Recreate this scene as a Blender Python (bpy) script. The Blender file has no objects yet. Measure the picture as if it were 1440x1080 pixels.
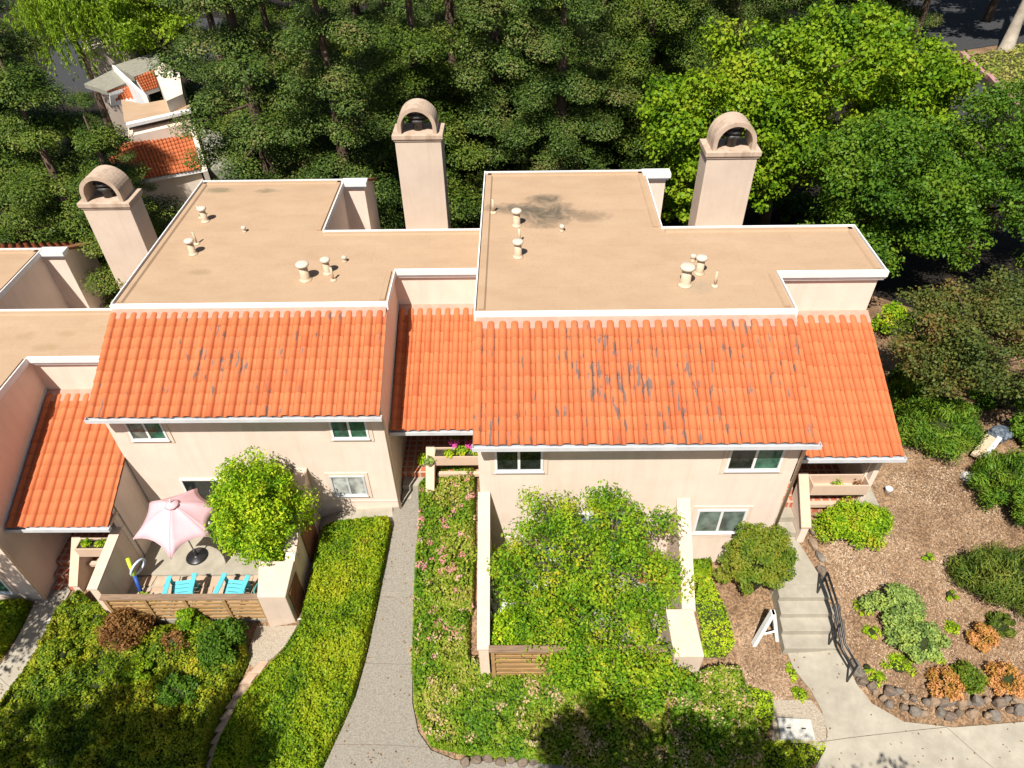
import bpy, math, random
import numpy as np
from mathutils import Matrix, Vector
random.seed(7)
RNG = np.random.default_rng(11)
S = bpy.context.scene
C = S.collection
PI = math.pi

# ------------------------------------------------------------------ camera
FPX = 986.384
CAM = np.array([0, 0, 17.0])
_p, _y, _r = np.radians([41.834, .975, -1.111])
cF = np.array([0, np.cos(_p), -np.sin(_p)]); cU = np.array([0, np.sin(_p), np.cos(_p)]); cR = np.array([1., 0, 0])
cR, cU = cR*np.cos(_r)+cU*np.sin(_r), cU*np.cos(_r)-cR*np.sin(_r)
_c, _s = np.cos(_y), np.sin(_y)
_M = np.array([[_c, -_s, 0], [_s, _c, 0], [0, 0, 1]])
cF, cU, cR = _M@cF, _M@cU, _M@cR
cam = bpy.data.objects.new('camera', bpy.data.cameras.new('camera'))
C.objects.link(cam)
cam.data.sensor_width = 36; cam.data.lens = FPX/1440*36
cam.data.clip_start = .1; cam.data.clip_end = 2000
mw = Matrix.Identity(4)
for i in range(3):
    mw[i][0], mw[i][1], mw[i][2], mw[i][3] = cR[i], cU[i], -cF[i], CAM[i]
cam.matrix_world = mw
S.camera = cam

def ray(u, v): return cF+cR*(u-720)/FPX+cU*(540-v)/FPX
def onz(u, v, z): d = ray(u, v); return CAM+d*((z-17)/d[2])
def ony(u, v, y): d = ray(u, v); return CAM+d*(y/d[1])

# ------------------------------------------------------------------ light
SUN_EL, SUN_AZ = 57, 22          # azimuth: sun stands behind the camera, a little to the left
tosun = Vector((-math.sin(math.radians(SUN_AZ))*math.cos(math.radians(SUN_EL)),
                -math.cos(math.radians(SUN_AZ))*math.cos(math.radians(SUN_EL)), math.sin(math.radians(SUN_EL))))
sl = bpy.data.lights.new('sun', 'SUN'); sl.energy = 5.0; sl.angle = math.radians(.53); sl.color = (1, .955, .885)
so = bpy.data.objects.new('sun', sl); C.objects.link(so); so.location = (-10, -20, 40)
so.rotation_euler = tosun.to_track_quat('Z', 'Y').to_euler()
W = bpy.data.worlds.new('World'); S.world = W; W.use_nodes = True
nt = W.node_tree; nt.nodes.clear()
sk = nt.nodes.new('ShaderNodeTexSky'); sk.sky_type = 'NISHITA'; sk.sun_disc = False
sk.sun_elevation = math.radians(SUN_EL); sk.sun_rotation = math.radians(180+SUN_AZ)
bg = nt.nodes.new('ShaderNodeBackground'); bg.inputs[1].default_value = .05
wo = nt.nodes.new('ShaderNodeOutputWorld')
nt.links.new(sk.outputs[0], bg.inputs[0]); nt.links.new(bg.outputs[0], wo.inputs[0])
S.view_settings.view_transform = 'Standard'; S.view_settings.look = 'None'
S.view_settings.gamma = 1; S.view_settings.exposure = .55
S.cycles.diffuse_bounces = 2

# ------------------------------------------------------------------ materials
def nodes(name):
    m = bpy.data.materials.new(name); m.use_nodes = True
    t = m.node_tree; b = t.nodes['Principled BSDF']
    return m, t, b
def N(t, ty, **kw):
    n = t.nodes.new(ty)
    for k, v in kw.items(): setattr(n, k, v)
    return n
def ramp(t, stops):
    r = N(t, 'ShaderNodeValToRGB'); e = r.color_ramp.elements
    while len(e) < len(stops): e.new(.5)
    for el, (p, c) in zip(e, stops): el.position = p; el.color = (*c, 1)
    return r
def coords(t, scale=(1, 1, 1)):
    tc = N(t, 'ShaderNodeTexCoord'); mp = N(t, 'ShaderNodeMapping'); mp.inputs['Scale'].default_value = scale
    t.links.new(tc.outputs['Object'], mp.inputs[0]); return mp.outputs[0]
def mat(name, c1, c2=None, scale=2., rough=.8, bump=0., bscale=40., stretch=(1, 1, 1), metal=0., detail=6, c3=None, spec=.3, lo=.35, hi=.65, streak=0.):
    m, t, b = nodes(name)
    b.inputs['Roughness'].default_value = rough; b.inputs['Metallic'].default_value = metal
    b.inputs['Specular IOR Level'].default_value = spec
    if c2 is None:
        b.inputs['Base Color'].default_value = (*c1, 1)
    else:
        co = coords(t, stretch)
        n = N(t, 'ShaderNodeTexNoise'); n.inputs['Scale'].default_value = scale; n.inputs['Detail'].default_value = detail
        n.inputs['Roughness'].default_value = .65
        t.links.new(co, n.inputs['Vector'])
        st = [(lo, c1), (hi, c2)] if c3 is None else [(lo, c1), ((lo+hi)/2, c2), (hi, c3)]
        r = ramp(t, st); t.links.new(n.outputs['Fac'], r.inputs[0]); col = r.outputs[0]
        if streak:
            n3 = N(t, 'ShaderNodeTexNoise'); n3.inputs['Scale'].default_value = 1.; n3.inputs['Detail'].default_value = 7; n3.inputs['Roughness'].default_value = .6
            t.links.new(coords(t, (5, 5, .35)), n3.inputs['Vector']); r3 = ramp(t, [(.36, (1-streak, 1-streak*1.1, 1-streak*1.25)), (.52, (1, 1, 1))]); t.links.new(n3.outputs['Fac'], r3.inputs[0])
            col = mixrgb(t, 1., col, r3.outputs[0], 'MULTIPLY')
        t.links.new(col, b.inputs['Base Color'])
    if bump:
        co = coords(t)
        n2 = N(t, 'ShaderNodeTexNoise'); n2.inputs['Scale'].default_value = bscale; n2.inputs['Detail'].default_value = 4
        t.links.new(co, n2.inputs['Vector'])
        bp = N(t, 'ShaderNodeBump'); bp.inputs['Strength'].default_value = bump; bp.inputs['Distance'].default_value = .02
        t.links.new(n2.outputs['Fac'], bp.inputs['Height']); t.links.new(bp.outputs[0], b.inputs['Normal'])
    return m
def mixrgb(t, fac, a, b, mode='MIX'):
    n = N(t, 'ShaderNodeMix', data_type='RGBA', blend_type=mode)
    for s, v in ((n.inputs[0], fac), (n.inputs[6], a), (n.inputs[7], b)):
        if hasattr(v, 'links') or isinstance(v, bpy.types.NodeSocket): t.links.new(v, s)
        elif isinstance(v, tuple): s.default_value = (*v, 1)
        else: s.default_value = v
    return n.outputs[2]

def leafmat(name, cols, nscale=.8, trans=.3, rough=.5, gain=1.7):
    """three or four leaf colours, mixed leaf by leaf and in patches"""
    cols = [tuple(min(.75, c*gain) for c in q) for q in cols]
    m, t, b = nodes(name)
    g = N(t, 'ShaderNodeNewGeometry')
    co = coords(t)
    n = N(t, 'ShaderNodeTexNoise'); n.inputs['Scale'].default_value = nscale; n.inputs['Detail'].default_value = 3
    t.links.new(co, n.inputs['Vector'])
    ma = N(t, 'ShaderNodeMath', operation='MULTIPLY_ADD'); ma.inputs[1].default_value = .45; 
    t.links.new(g.outputs['Random Per Island'], ma.inputs[0])
    sc = N(t, 'ShaderNodeMath', operation='MULTIPLY_ADD'); sc.inputs[1].default_value = 1.5; sc.inputs[2].default_value = -.5
    t.links.new(n.outputs['Fac'], sc.inputs[0]); t.links.new(sc.outputs[0], ma.inputs[2])
    k = len(cols)
    r = ramp(t, [(.12+.76*i/(k-1), c) for i, c in enumerate(cols)])
    t.links.new(ma.outputs[0], r.inputs[0]); t.links.new(r.outputs[0], b.inputs['Base Color'])
    b.inputs['Roughness'].default_value = rough; b.inputs['Specular IOR Level'].default_value = .15
    tr = N(t, 'ShaderNodeBsdfTranslucent'); t.links.new(r.outputs[0], tr.inputs[0])
    mx = N(t, 'ShaderNodeMixShader'); mx.inputs[0].default_value = trans
    o = t.nodes['Material Output']
    t.links.new(b.outputs[0], mx.inputs[1]); t.links.new(tr.outputs[0], mx.inputs[2]); t.links.new(mx.outputs[0], o.inputs[0])
    return m

M = {}
M['stucco'] = mat('stucco', (.74, .595, .49), (.81, .665, .555), 1.3, .9, .3, 60, lo=.3, hi=.7, streak=.05)
M['stucco_patio'] = mat('stucco_patio', (.72, .56, .43), (.78, .62, .49), 1.6, .9, .3, 60, lo=.3, hi=.7, streak=.09)
M['trim'] = mat('stucco_trim', (.70, .54, .43), (.76, .60, .48), 3, .85)
M['white'] = mat('white_paint', (.80, .79, .77), (.72, .71, .69), 3, .55)
M['gutter'] = mat('gutter_metal', (.62, .63, .64), (.50, .51, .52), 2, .45, metal=.0, spec=.5)
M['flash'] = mat('mortar_flashing', (.44, .23, .17), (.50, .29, .22), 4, .9)
M['chimney'] = mat('chimney_stucco', (.58, .455, .355), (.66, .53, .42), 1.3, .9, .3, 60, lo=.3, hi=.7, streak=.05)
M['hood'] = mat('hood_stucco', (.46, .34, .25), (.54, .41, .31), 2, .9, .2, 60, streak=.22)
M['coping'] = mat('brown_coping', (.30, .13, .06), (.22, .09, .05), 3, .8)
M['vent'] = mat('vent_metal', (.52, .38, .25), (.62, .50, .36), 5, .7)
M['ventcap'] = mat('vent_cap', (.64, .56, .46), (.56, .47, .36), 6, .6)
M['flue'] = mat('flue_metal', (.025, .025, .025), (.11, .105, .10), 9, .5, metal=.2)
M['black'] = mat('black_paint', (.012, .012, .014), (.02, .02, .022), 5, .35, spec=.5)
M['concrete'] = mat('concrete', (.31, .275, .215), (.40, .36, .285), 2.2, .9, .2, 90)
M['aggregate'] = mat('aggregate', (.15, .13, .10), (.36, .325, .27), 26, .95, .5, 60, detail=10, lo=.25, hi=.75)
M['asphalt'] = mat('asphalt', (.034, .034, .036), (.055, .055, .056), 6, .9)  # darkened base: tree shade over the paving is put into the colour
M['beige'] = mat('beige_paint', (.56, .40, .29), (.60, .44, .325), 3, .75)
M['oldwood'] = mat('oldwood', (.30, .17, .07), (.44, .27, .115), 3, .8, stretch=(1, 6, 6))
M['capwood'] = mat('capwood', (.17, .11, .07), (.30, .20, .13), 4, .8, stretch=(.6, 6, 6))
M['pink'] = mat('pink_canvas', (.64, .39, .42), (.69, .44, .465), 2, .85)
M['turq'] = mat('turquoise_paint', (.10, .45, .52), (.12, .50, .57), 5, .5)
M['lime'] = mat('lime_foam', (.55, .75, .05), (.50, .70, .04), 5, .5)
M['blue'] = mat('blue_foam', (.02, .07, .30), (.03, .09, .34), 5, .5)
M['ring'] = mat('ring_vinyl', (.45, .58, .80), (.75, .80, .88), 7, .35)
M['bark'] = mat('bark', (.07, .045, .03), (.14, .095, .065), 5, .95, .6, 14, stretch=(3, 3, .6))
M['palebark'] = mat('palebark', (.50, .43, .35), (.30, .25, .19), 1.3, .9, .3, 14)
M['rock'] = mat('rock', (.10, .07, .05), (.20, .15, .11), 3.5, .95, .8, 12, c3=(.15, .13, .12))
M['rock_tan'] = mat('rock_tan', (.22, .15, .095), (.34, .25, .17), 3.5, .95, .8, 12)
M['rock_grey'] = mat('rock_grey', (.12, .10, .08), (.25, .215, .175), 3.5, .95, .8, 12)
M['soil'] = mat('soil', (.035, .028, .018), (.07, .055, .035), 5, .95)
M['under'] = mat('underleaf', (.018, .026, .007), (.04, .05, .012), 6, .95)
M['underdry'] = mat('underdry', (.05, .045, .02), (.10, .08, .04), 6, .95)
M['pot'] = mat('pot', (.55, .50, .42), (.46, .40, .32), 6, .7)
M['door'] = mat('door', (.06, .035, .025), (.08, .05, .035), 3, .6)
M['lidcon'] = mat('lid_concrete', (.48, .46, .40), (.58, .56, .50), 9, .85, .15, 70)
M['hose'] = mat('hose', (.08, .38, .36))
M['lead'] = mat('redwood_door', (.22, .07, .03), (.28, .10, .05), 3, .7)
M['greyroof'] = mat('grey_gravel_roof', (.21, .20, .155), (.29, .275, .22), 3, .95)
M['farwall'] = mat('farwall', (.66, .56, .45), (.72, .62, .52), 1, .9)
M['cloth'] = mat('bluecloth', (.012, .02, .04), (.20, .24, .28), 9, .6)
M['gravel'] = mat('gravel', (.25, .20, .145), (.47, .40, .31), 30, .95, .5, 60, detail=8)

def glass(name, col, r=.06):
    m, t, b = nodes(name); b.inputs['Roughness'].default_value = r; b.inputs['Specular IOR Level'].default_value = .5
    co = coords(t, (1, 1, 1)); w = N(t, 'ShaderNodeTexNoise'); w.inputs['Scale'].default_value = 3.5; w.inputs['Detail'].default_value = 5
    t.links.new(co, w.inputs['Vector'])
    r2 = ramp(t, [(.35, tuple(.45*c for c in col)), (.65, tuple(1.35*c for c in col))])  # patchy tree-like reflections painted into the pane colour
    t.links.new(w.outputs['Fac'], r2.inputs[0]); t.links.new(r2.outputs[0], b.inputs['Base Color'])
    return m
M['gdark'] = glass('glass_dark', (.018, .022, .022)); M['ggreen'] = glass('glass_green', (.045, .13, .085))
M['gpale'] = glass('glass_blind', (.42, .43, .40)); M['ggrey'] = glass('glass_grey', (.15, .19, .16)); M['gblue'] = glass('glass_blue', (.22, .32, .42))

def deck_mat(name, stains):
    m, t, b = nodes(name); b.inputs['Roughness'].default_value = .95; b.inputs['Specular IOR Level'].default_value = .15
    co = coords(t, (.8, 1.5, 1)); n = N(t, 'ShaderNodeTexNoise'); n.inputs['Scale'].default_value = 1.0; n.inputs['Detail'].default_value = 8; n.inputs['Roughness'].default_value = .62
    t.links.new(co, n.inputs['Vector'])
    r = ramp(t, [(.25, (.39, .262, .163)), (.5, (.43, .295, .187)), (.75, (.46, .322, .207))]); t.links.new(n.outputs['Fac'], r.inputs[0])
    col = r.outputs[0]
    tc = N(t, 'ShaderNodeTexCoord'); n3 = N(t, 'ShaderNodeTexNoise'); n3.inputs['Scale'].default_value = 2.1; n3.inputs['Detail'].default_value = 9; n3.inputs['Roughness'].default_value = .68; n3.inputs['Distortion'].default_value = .6
    t.links.new(tc.outputs['Object'], n3.inputs['Vector'])
    sx = N(t, 'ShaderNodeSeparateXYZ'); t.links.new(tc.outputs['Object'], sx.inputs[0])
    for (cx, cy, rx, ry, dens, dc) in stains:
        def lin(o, c, r):
            a = N(t, 'ShaderNodeMath', operation='SUBTRACT'); t.links.new(o, a.inputs[0]); a.inputs[1].default_value = c
            d = N(t, 'ShaderNodeMath', operation='DIVIDE'); t.links.new(a.outputs[0], d.inputs[0]); d.inputs[1].default_value = r
            p = N(t, 'ShaderNodeMath', operation='MULTIPLY'); t.links.new(d.outputs[0], p.inputs[0]); t.links.new(d.outputs[0], p.inputs[1]); return p.outputs[0]
        ad = N(t, 'ShaderNodeMath', operation='ADD'); t.links.new(lin(sx.outputs[0], cx, rx), ad.inputs[0]); t.links.new(lin(sx.outputs[1], cy, ry), ad.inputs[1])
        ms = N(t, 'ShaderNodeMath', operation='MULTIPLY_ADD'); t.links.new(n3.outputs['Fac'], ms.inputs[0]); ms.inputs[1].default_value = -3.6
        t.links.new(ad.outputs[0], ms.inputs[2])
        rr = N(t, 'ShaderNodeMapRange'); t.links.new(ms.outputs[0], rr.inputs[0])
        for q_, v_ in zip((1, 2, 3, 4), (-1.9, -.55, dens, 0.)): rr.inputs[q_].default_value = v_
        col = mixrgb(t, rr.outputs[0], col, dc)
    br = N(t, 'ShaderNodeTexBrick'); br.offset = .37; br.inputs['Scale'].default_value = 1
    for k_, v_ in (('Mortar Size', .008), ('Mortar Smooth', .6), ('Brick Width', 4.3), ('Row Height', .98)): br.inputs[k_].default_value = v_
    br.inputs['Color1'].default_value = (1, 1, 1, 1); br.inputs['Color2'].default_value = (.965, .965, .96, 1); br.inputs['Mortar'].default_value = (.90, .885, .87, 1)
    t.links.new(tc.outputs['Object'], br.inputs['Vector'])
    n5 = N(t, 'ShaderNodeTexNoise'); n5.inputs['Scale'].default_value = 14; n5.inputs['Detail'].default_value = 8; n5.inputs['Roughness'].default_value = .75; t.links.new(tc.outputs['Object'], n5.inputs['Vector'])
    r5 = ramp(t, [(.30, (.86, .85, .83)), (.48, (1, 1, 1))]); t.links.new(n5.outputs['Fac'], r5.inputs[0])
    col = mixrgb(t, 1., mixrgb(t, 1., col, br.outputs[0], 'MULTIPLY'), r5.outputs[0], 'MULTIPLY')
    t.links.new(col, b.inputs['Base Color'])
    return m

def tile_mat(name, stain, base=((.485, .122, .045), (.525, .145, .054), (.55, .164, .062))):
    m, t, b = nodes(name); b.inputs['Roughness'].default_value = .75; b.inputs['Specular IOR Level'].default_value = .25
    g = N(t, 'ShaderNodeNewGeometry')
    r = ramp(t, [(0, base[0]), (.12, base[1]), (1, base[2])]); t.links.new(g.outputs['Random Per Island'], r.inputs[0])
    co = coords(t, (1.6, .35, .35)); n = N(t, 'ShaderNodeTexNoise'); n.inputs['Scale'].default_value = 2.2; n.inputs['Detail'].default_value = 6
    t.links.new(co, n.inputs['Vector'])
    v = ramp(t, [(.3, (.88, .87, .86)), (.7, (1.06, 1.06, 1.06))]); t.links.new(n.outputs['Fac'], v.inputs[0])
    col = mixrgb(t, 1., r.outputs[0], v.outputs[0], 'MULTIPLY')
    # slate grey mortar streaks, each with its own outline
    co2 = coords(t, (11.0, 2.2, 2.2)); n2 = N(t, 'ShaderNodeTexNoise'); n2.inputs['Scale'].default_value = 1.; n2.inputs['Detail'].default_value = 5
    t.links.new(co2, n2.inputs['Vector'])
    co3 = coords(t, (.35, .35, .35)); n3 = N(t, 'ShaderNodeTexNoise'); n3.inputs['Scale'].default_value = 1.; t.links.new(co3, n3.inputs['Vector'])
    ad = N(t, 'ShaderNodeMath', operation='MULTIPLY_ADD'); t.links.new(n3.outputs['Fac'], ad.inputs[0]); ad.inputs[1].default_value = .3; t.links.new(n2.outputs['Fac'], ad.inputs[2])
    s = ramp(t, [(.80-stain, (0, 0, 0)), (.85-stain, (.85, .85, .85))]); t.links.new(ad.outputs[0], s.inputs[0])
    col = mixrgb(t, s.outputs[0], col, (.13, .115, .105))
    t.links.new(col, b.inputs['Base Color'])
    n4 = N(t, 'ShaderNodeTexNoise'); n4.inputs['Scale'].default_value = 35; t.links.new(coords(t), n4.inputs['Vector'])
    bp = N(t, 'ShaderNodeBump'); bp.inputs['Strength'].default_value = .15; bp.inputs['Distance'].default_value = .01
    t.links.new(n4.outputs['Fac'], bp.inputs['Height']); t.links.new(bp.outputs[0], b.inputs['Normal'])
    return m
M['tileR'] = tile_mat('clay_tile_stained', .036); M['tileL'] = tile_mat('clay_tile', .0); M['tileP'] = tile_mat('clay_tile_clean', -.07)

def brick_mat(name, c1, c2, mortar, scale, bw, rh):
    m, t, b = nodes(name); b.inputs['Roughness'].default_value = .8
    br = N(t, 'ShaderNodeTexBrick'); br.offset = 0
    br.inputs['Color1'].default_value = (*c1, 1); br.inputs['Color2'].default_value = (*c2, 1); br.inputs['Mortar'].default_value = (*mortar, 1)
    br.inputs['Scale'].default_value = scale; br.inputs['Mortar Size'].default_value = .03; br.inputs['Brick Width'].default_value = bw; br.inputs['Row Height'].default_value = rh
    t.links.new(coords(t), br.inputs['Vector']); t.links.new(br.outputs[0], b.inputs['Base Color']); return m
M['brick'] = brick_mat('terracotta_pavers', (.40, .10, .045), (.48, .14, .06), (.50, .36, .26), 1, .22, .22)

m, t, b = nodes('mulch')
b.inputs['Roughness'].default_value = 1; b.inputs['Specular IOR Level'].default_value = .1
co = coords(t)
vo = N(t, 'ShaderNodeTexVoronoi'); vo.inputs['Scale'].default_value = 26; t.links.new(co, vo.inputs['Vector'])
n1 = N(t, 'ShaderNodeTexNoise'); n1.inputs['Scale'].default_value = .9; n1.inputs['Detail'].default_value = 8; n1.inputs['Roughness'].default_value = .7; t.links.new(co, n1.inputs['Vector'])
r1 = ramp(t, [(.3, (.15, .09, .052)), (.5, (.245, .158, .095)), (.7, (.35, .24, .155))]); t.links.new(n1.outputs['Fac'], r1.inputs[0])
bw = N(t, 'ShaderNodeRGBToBW'); t.links.new(vo.outputs['Color'], bw.inputs[0])
r2 = ramp(t, [(.2, (.55, .55, .55)), (.8, (1.35, 1.3, 1.22))]); t.links.new(bw.outputs[0], r2.inputs[0])
t.links.new(mixrgb(t, 1., r1.outputs[0], r2.outputs[0], 'MULTIPLY'), b.inputs['Base Color'])
bp = N(t, 'ShaderNodeBump'); bp.inputs['Strength'].default_value = .6; bp.inputs['Distance'].default_value = .03
t.links.new(bw.outputs[0], bp.inputs['Height']); t.links.new(bp.outputs[0], b.inputs['Normal'])
M['mulch'] = m

L = {}
L['redwood'] = leafmat('redwood_needles', [(.012, .026, .005), (.030, .054, .009), (.060, .090, .016), (.10, .082, .030)], .5, .06, gain=1.75)
L['conifer'] = leafmat('conifer_needles', [(.012, .026, .004), (.032, .058, .006), (.066, .096, .012), (.11, .115, .02)], .5, .06, gain=1.6)
L['maple'] = leafmat('maple_leaves', [(.040, .095, .004), (.085, .155, .005), (.14, .205, .008), (.20, .225, .014)], .45, .2, gain=1.55)
L['liquid'] = leafmat('alder_leaves', [(.018, .050, .005), (.036, .080, .006), (.062, .115, .008), (.10, .14, .012)], .6, .18, gain=1.75)
L['bronze'] = leafmat('bronze_leaves', [(.028, .048, .012), (.050, .068, .014), (.085, .095, .02), (.12, .065, .022)], .9, .25)
L['lemon'] = leafmat('lemon_leaves', [(.035, .105, .004), (.115, .215, .006), (.24, .33, .010), (.38, .40, .025)], 2.0, .3)
L['pear'] = leafmat('pear_leaves', [(.035, .10, .007), (.095, .185, .009), (.185, .265, .012), (.32, .28, .02)], 1.6, .35)
L['hedge'] = leafmat('hedge_leaves', [(.035, .085, .006), (.10, .17, .006), (.19, .24, .008), (.25, .25, .012)], .9, .3)
L['ivy'] = leafmat('ivy_leaves', [(.035, .080, .008), (.085, .13, .008), (.17, .195, .010), (.27, .23, .018)], .8, .3, gain=1.9)
L['lime'] = leafmat('lime_leaves', [(.09, .16, .008), (.19, .28, .010), (.28, .36, .015), (.36, .36, .02)], 1.2, .35)
L['dry'] = leafmat('dry_leaves', [(.10, .045, .015), (.20, .095, .03), (.30, .155, .05), (.20, .17, .03)], 1.2, .3, gain=1.15)
L['mixed'] = leafmat('mixed_leaves', [(.042, .11, .008), (.095, .17, .010), (.165, .215, .016), (.30, .245, .07)], 1.1, .3)
L['round'] = leafmat('round_leaves', [(.06, .14, .006), (.13, .23, .008), (.23, .30, .012), (.33, .24, .03)], 2.2, .3)
L['cypress'] = leafmat('cypress_sprays', [(.035, .075, .008), (.075, .115, .010), (.125, .15, .014), (.16, .14, .02)], 2.2, .25)
L['rosemary'] = leafmat('rosemary_needles', [(.035, .085, .010), (.065, .13, .012), (.11, .18, .014), (.15, .17, .02)], 1.5, .25)
L['juniper'] = leafmat('juniper_needles', [(.03, .062, .010), (.06, .095, .012), (.11, .135, .018), (.15, .14, .03)], 1.5, .2)
L['sage'] = leafmat('sage_leaves', [(.08, .135, .035), (.15, .215, .05), (.23, .29, .07), (.25, .30, .04)], 2.2, .3)
L['copper'] = leafmat('copper_leaves', [(.30, .19, .03), (.52, .26, .07), (.70, .31, .13), (.74, .40, .19)], 3, .3, gain=1.15)
L['rose'] = leafmat('pink_petals', [(.55, .18, .19), (.68, .27, .26), (.72, .38, .33), (.70, .48, .40)], 3, .35, gain=1.15)
L['magenta'] = leafmat('magenta_petals', [(.60, .05, .25), (.72, .10, .36), (.75, .15, .42)], 3, .3, gain=1.15)
L['straw'] = leafmat('straw', [(.36, .25, .11), (.45, .33, .17), (.52, .42, .25)], 3, .2, gain=1.15)
L['willow'] = leafmat('willow_leaves', [(.07, .12, .008), (.12, .19, .012), (.20, .26, .016)], .6, .35)
L['grass'] = leafmat('lawn_blades', [(.10, .16, .02), (.20, .21, .04), (.30, .25, .08)], .5, .3)
L['chips'] = leafmat('bark_chips', [(.13, .075, .043), (.26, .17, .105), (.38, .27, .18), (.48, .37, .265)], 1.0, 0., gain=1.15)

# ------------------------------------------------------------------ object helpers
def tag(o, label=None, cat=None, group=None, kind=None):
    if label: o['label'] = label
    if cat: o['category'] = cat
    if group: o['group'] = group
    if kind: o['kind'] = kind
    return o
def thing(name, label, cat, loc, group=None, rz=0):
    o = bpy.data.objects.new(name, None); C.objects.link(o); o.location = loc; o.rotation_euler = (0, 0, rz)
    o.empty_display_size = .2
    o['_x'] = 0; del o['_x']
    return tag(o, label, cat, group)
ROOT = {}
def origin(o):
    v = Vector((0, 0, 0))
    while o is not None: v = v+o.location; o = o.parent
    return v
class MB:
    def __init__(s): s.v = []; s.f = []; s.sm = []
    def add(s, vs, fs, smooth=False):
        k = len(s.v); s.v += [tuple(map(float, p)) for p in vs]; s.f += [tuple(k+i for i in f) for f in fs]; s.sm += [smooth]*len(fs); return s
    def box(s, x0, x1, y0, y1, z0, z1):
        return s.add([(x0, y0, z0), (x1, y0, z0), (x1, y1, z0), (x0, y1, z0), (x0, y0, z1), (x1, y0, z1), (x1, y1, z1), (x0, y1, z1)],
                     [(0, 3, 2, 1), (4, 5, 6, 7), (0, 1, 5, 4), (1, 2, 6, 5), (2, 3, 7, 6), (3, 0, 4, 7)])
    def hexa(s, p): # 8 points: bottom 4 ccw, top 4
        return s.add(p, [(0, 3, 2, 1), (4, 5, 6, 7), (0, 1, 5, 4), (1, 2, 6, 5), (2, 3, 7, 6), (3, 0, 4, 7)])
    def prismx(s, prof, x0, x1): # prof: (y,z) counter-clockwise seen from -x... both caps
        n = len(prof); vs = [(x0, y, z) for y, z in prof]+[(x1, y, z) for y, z in prof]
        fs = [tuple(range(n)), tuple(range(2*n-1, n-1, -1))]+[(i, i+n, (i+1) % n+n, (i+1) % n) for i in range(n)]
        return s.add(vs, fs)
    def prismz(s, poly, z0, z1):
        n = len(poly); vs = [(x, y, z0) for x, y in poly]+[(x, y, z1) for x, y in poly]
        return s.add(vs, [tuple(range(n-1, -1, -1)), tuple(range(n, 2*n))]+[(i, (i+1) % n, (i+1) % n+n, i+n) for i in range(n)])
    def bar(s, a, b, w, h=None, up=(0, 0, 1)):
        h = h or w; a = Vector(a); b = Vector(b); d = (b-a).normalized(); u = Vector(up)
        if abs(d.dot(u)) > .95: u = Vector((0, 1, 0))
        x = d.cross(u).normalized()*w/2; z = x.cross(d).normalized()*h/2
        return s.hexa([a-x-z, a+x-z, b+x-z, b-x-z, a-x+z, a+x+z, b+x+z, b-x+z])
    def tube(s, pts, rad, n=8, cap=True, smooth=True):
        pts = [Vector(p) for p in pts]; rads = rad if isinstance(rad, (list, tuple)) else [rad]*len(pts)
        rings = []
        for i, p in enumerate(pts):
            d = (pts[min(i+1, len(pts)-1)]-pts[max(i-1, 0)]).normalized()
            u = Vector((1, 0, 0)) if abs(d.x) < .9 else Vector((0, 1, 0))
            x = d.cross(u).normalized(); y = d.cross(x)
            rings += [p+(x*math.cos(2*PI*k/n)+y*math.sin(2*PI*k/n))*rads[i] for k in range(n)]
        fs = [(i*n+k, i*n+(k+1) % n, (i+1)*n+(k+1) % n, (i+1)*n+k) for i in range(len(pts)-1) for k in range(n)]
        if cap: fs += [tuple(range(n-1, -1, -1)), tuple(range((len(pts)-1)*n, len(pts)*n))]
        return s.add(rings, fs, smooth)
    def lathe(s, c, prof, n=16, smooth=True): # prof (r,z)
        vs = [(c[0]+r*math.cos(2*PI*k/n), c[1]+r*math.sin(2*PI*k/n), c[2]+z) for r, z in prof for k in range(n)]
        fs = [(i*n+k, i*n+(k+1) % n, (i+1)*n+(k+1) % n, (i+1)*n+k) for i in range(len(prof)-1) for k in range(n)]
        fs += [tuple(range(n-1, -1, -1)), tuple(range((len(prof)-1)*n, len(prof)*n))]
        return s.add(vs, fs, smooth)
    def build(s, name, m, parent=None, at=None, local=False, label=None, bevel=0):
        """mesh given in world coordinates; 'at' = origin of a parentless thing"""
        me = bpy.data.meshes.new(name)
        o0 = Vector((0, 0, 0)) if local else (origin(parent) if parent else Vector(at or (0, 0, 0)))
        me.from_pydata([(x-o0.x, y-o0.y, z-o0.z) for x, y, z in s.v], [], s.f)
        me.polygons.foreach_set('use_smooth', s.sm)
        me.materials.append(m); me.update()
        o = bpy.data.objects.new(name, me); C.objects.link(o)
        if parent: o.parent = parent
        elif at is not None: o.location = at
        if label: o['label'] = label
        if bevel:
            bv = o.modifiers.new('bevel', 'BEVEL'); bv.width = bevel; bv.segments = 2; bv.limit_method = 'ANGLE'
        return o

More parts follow.
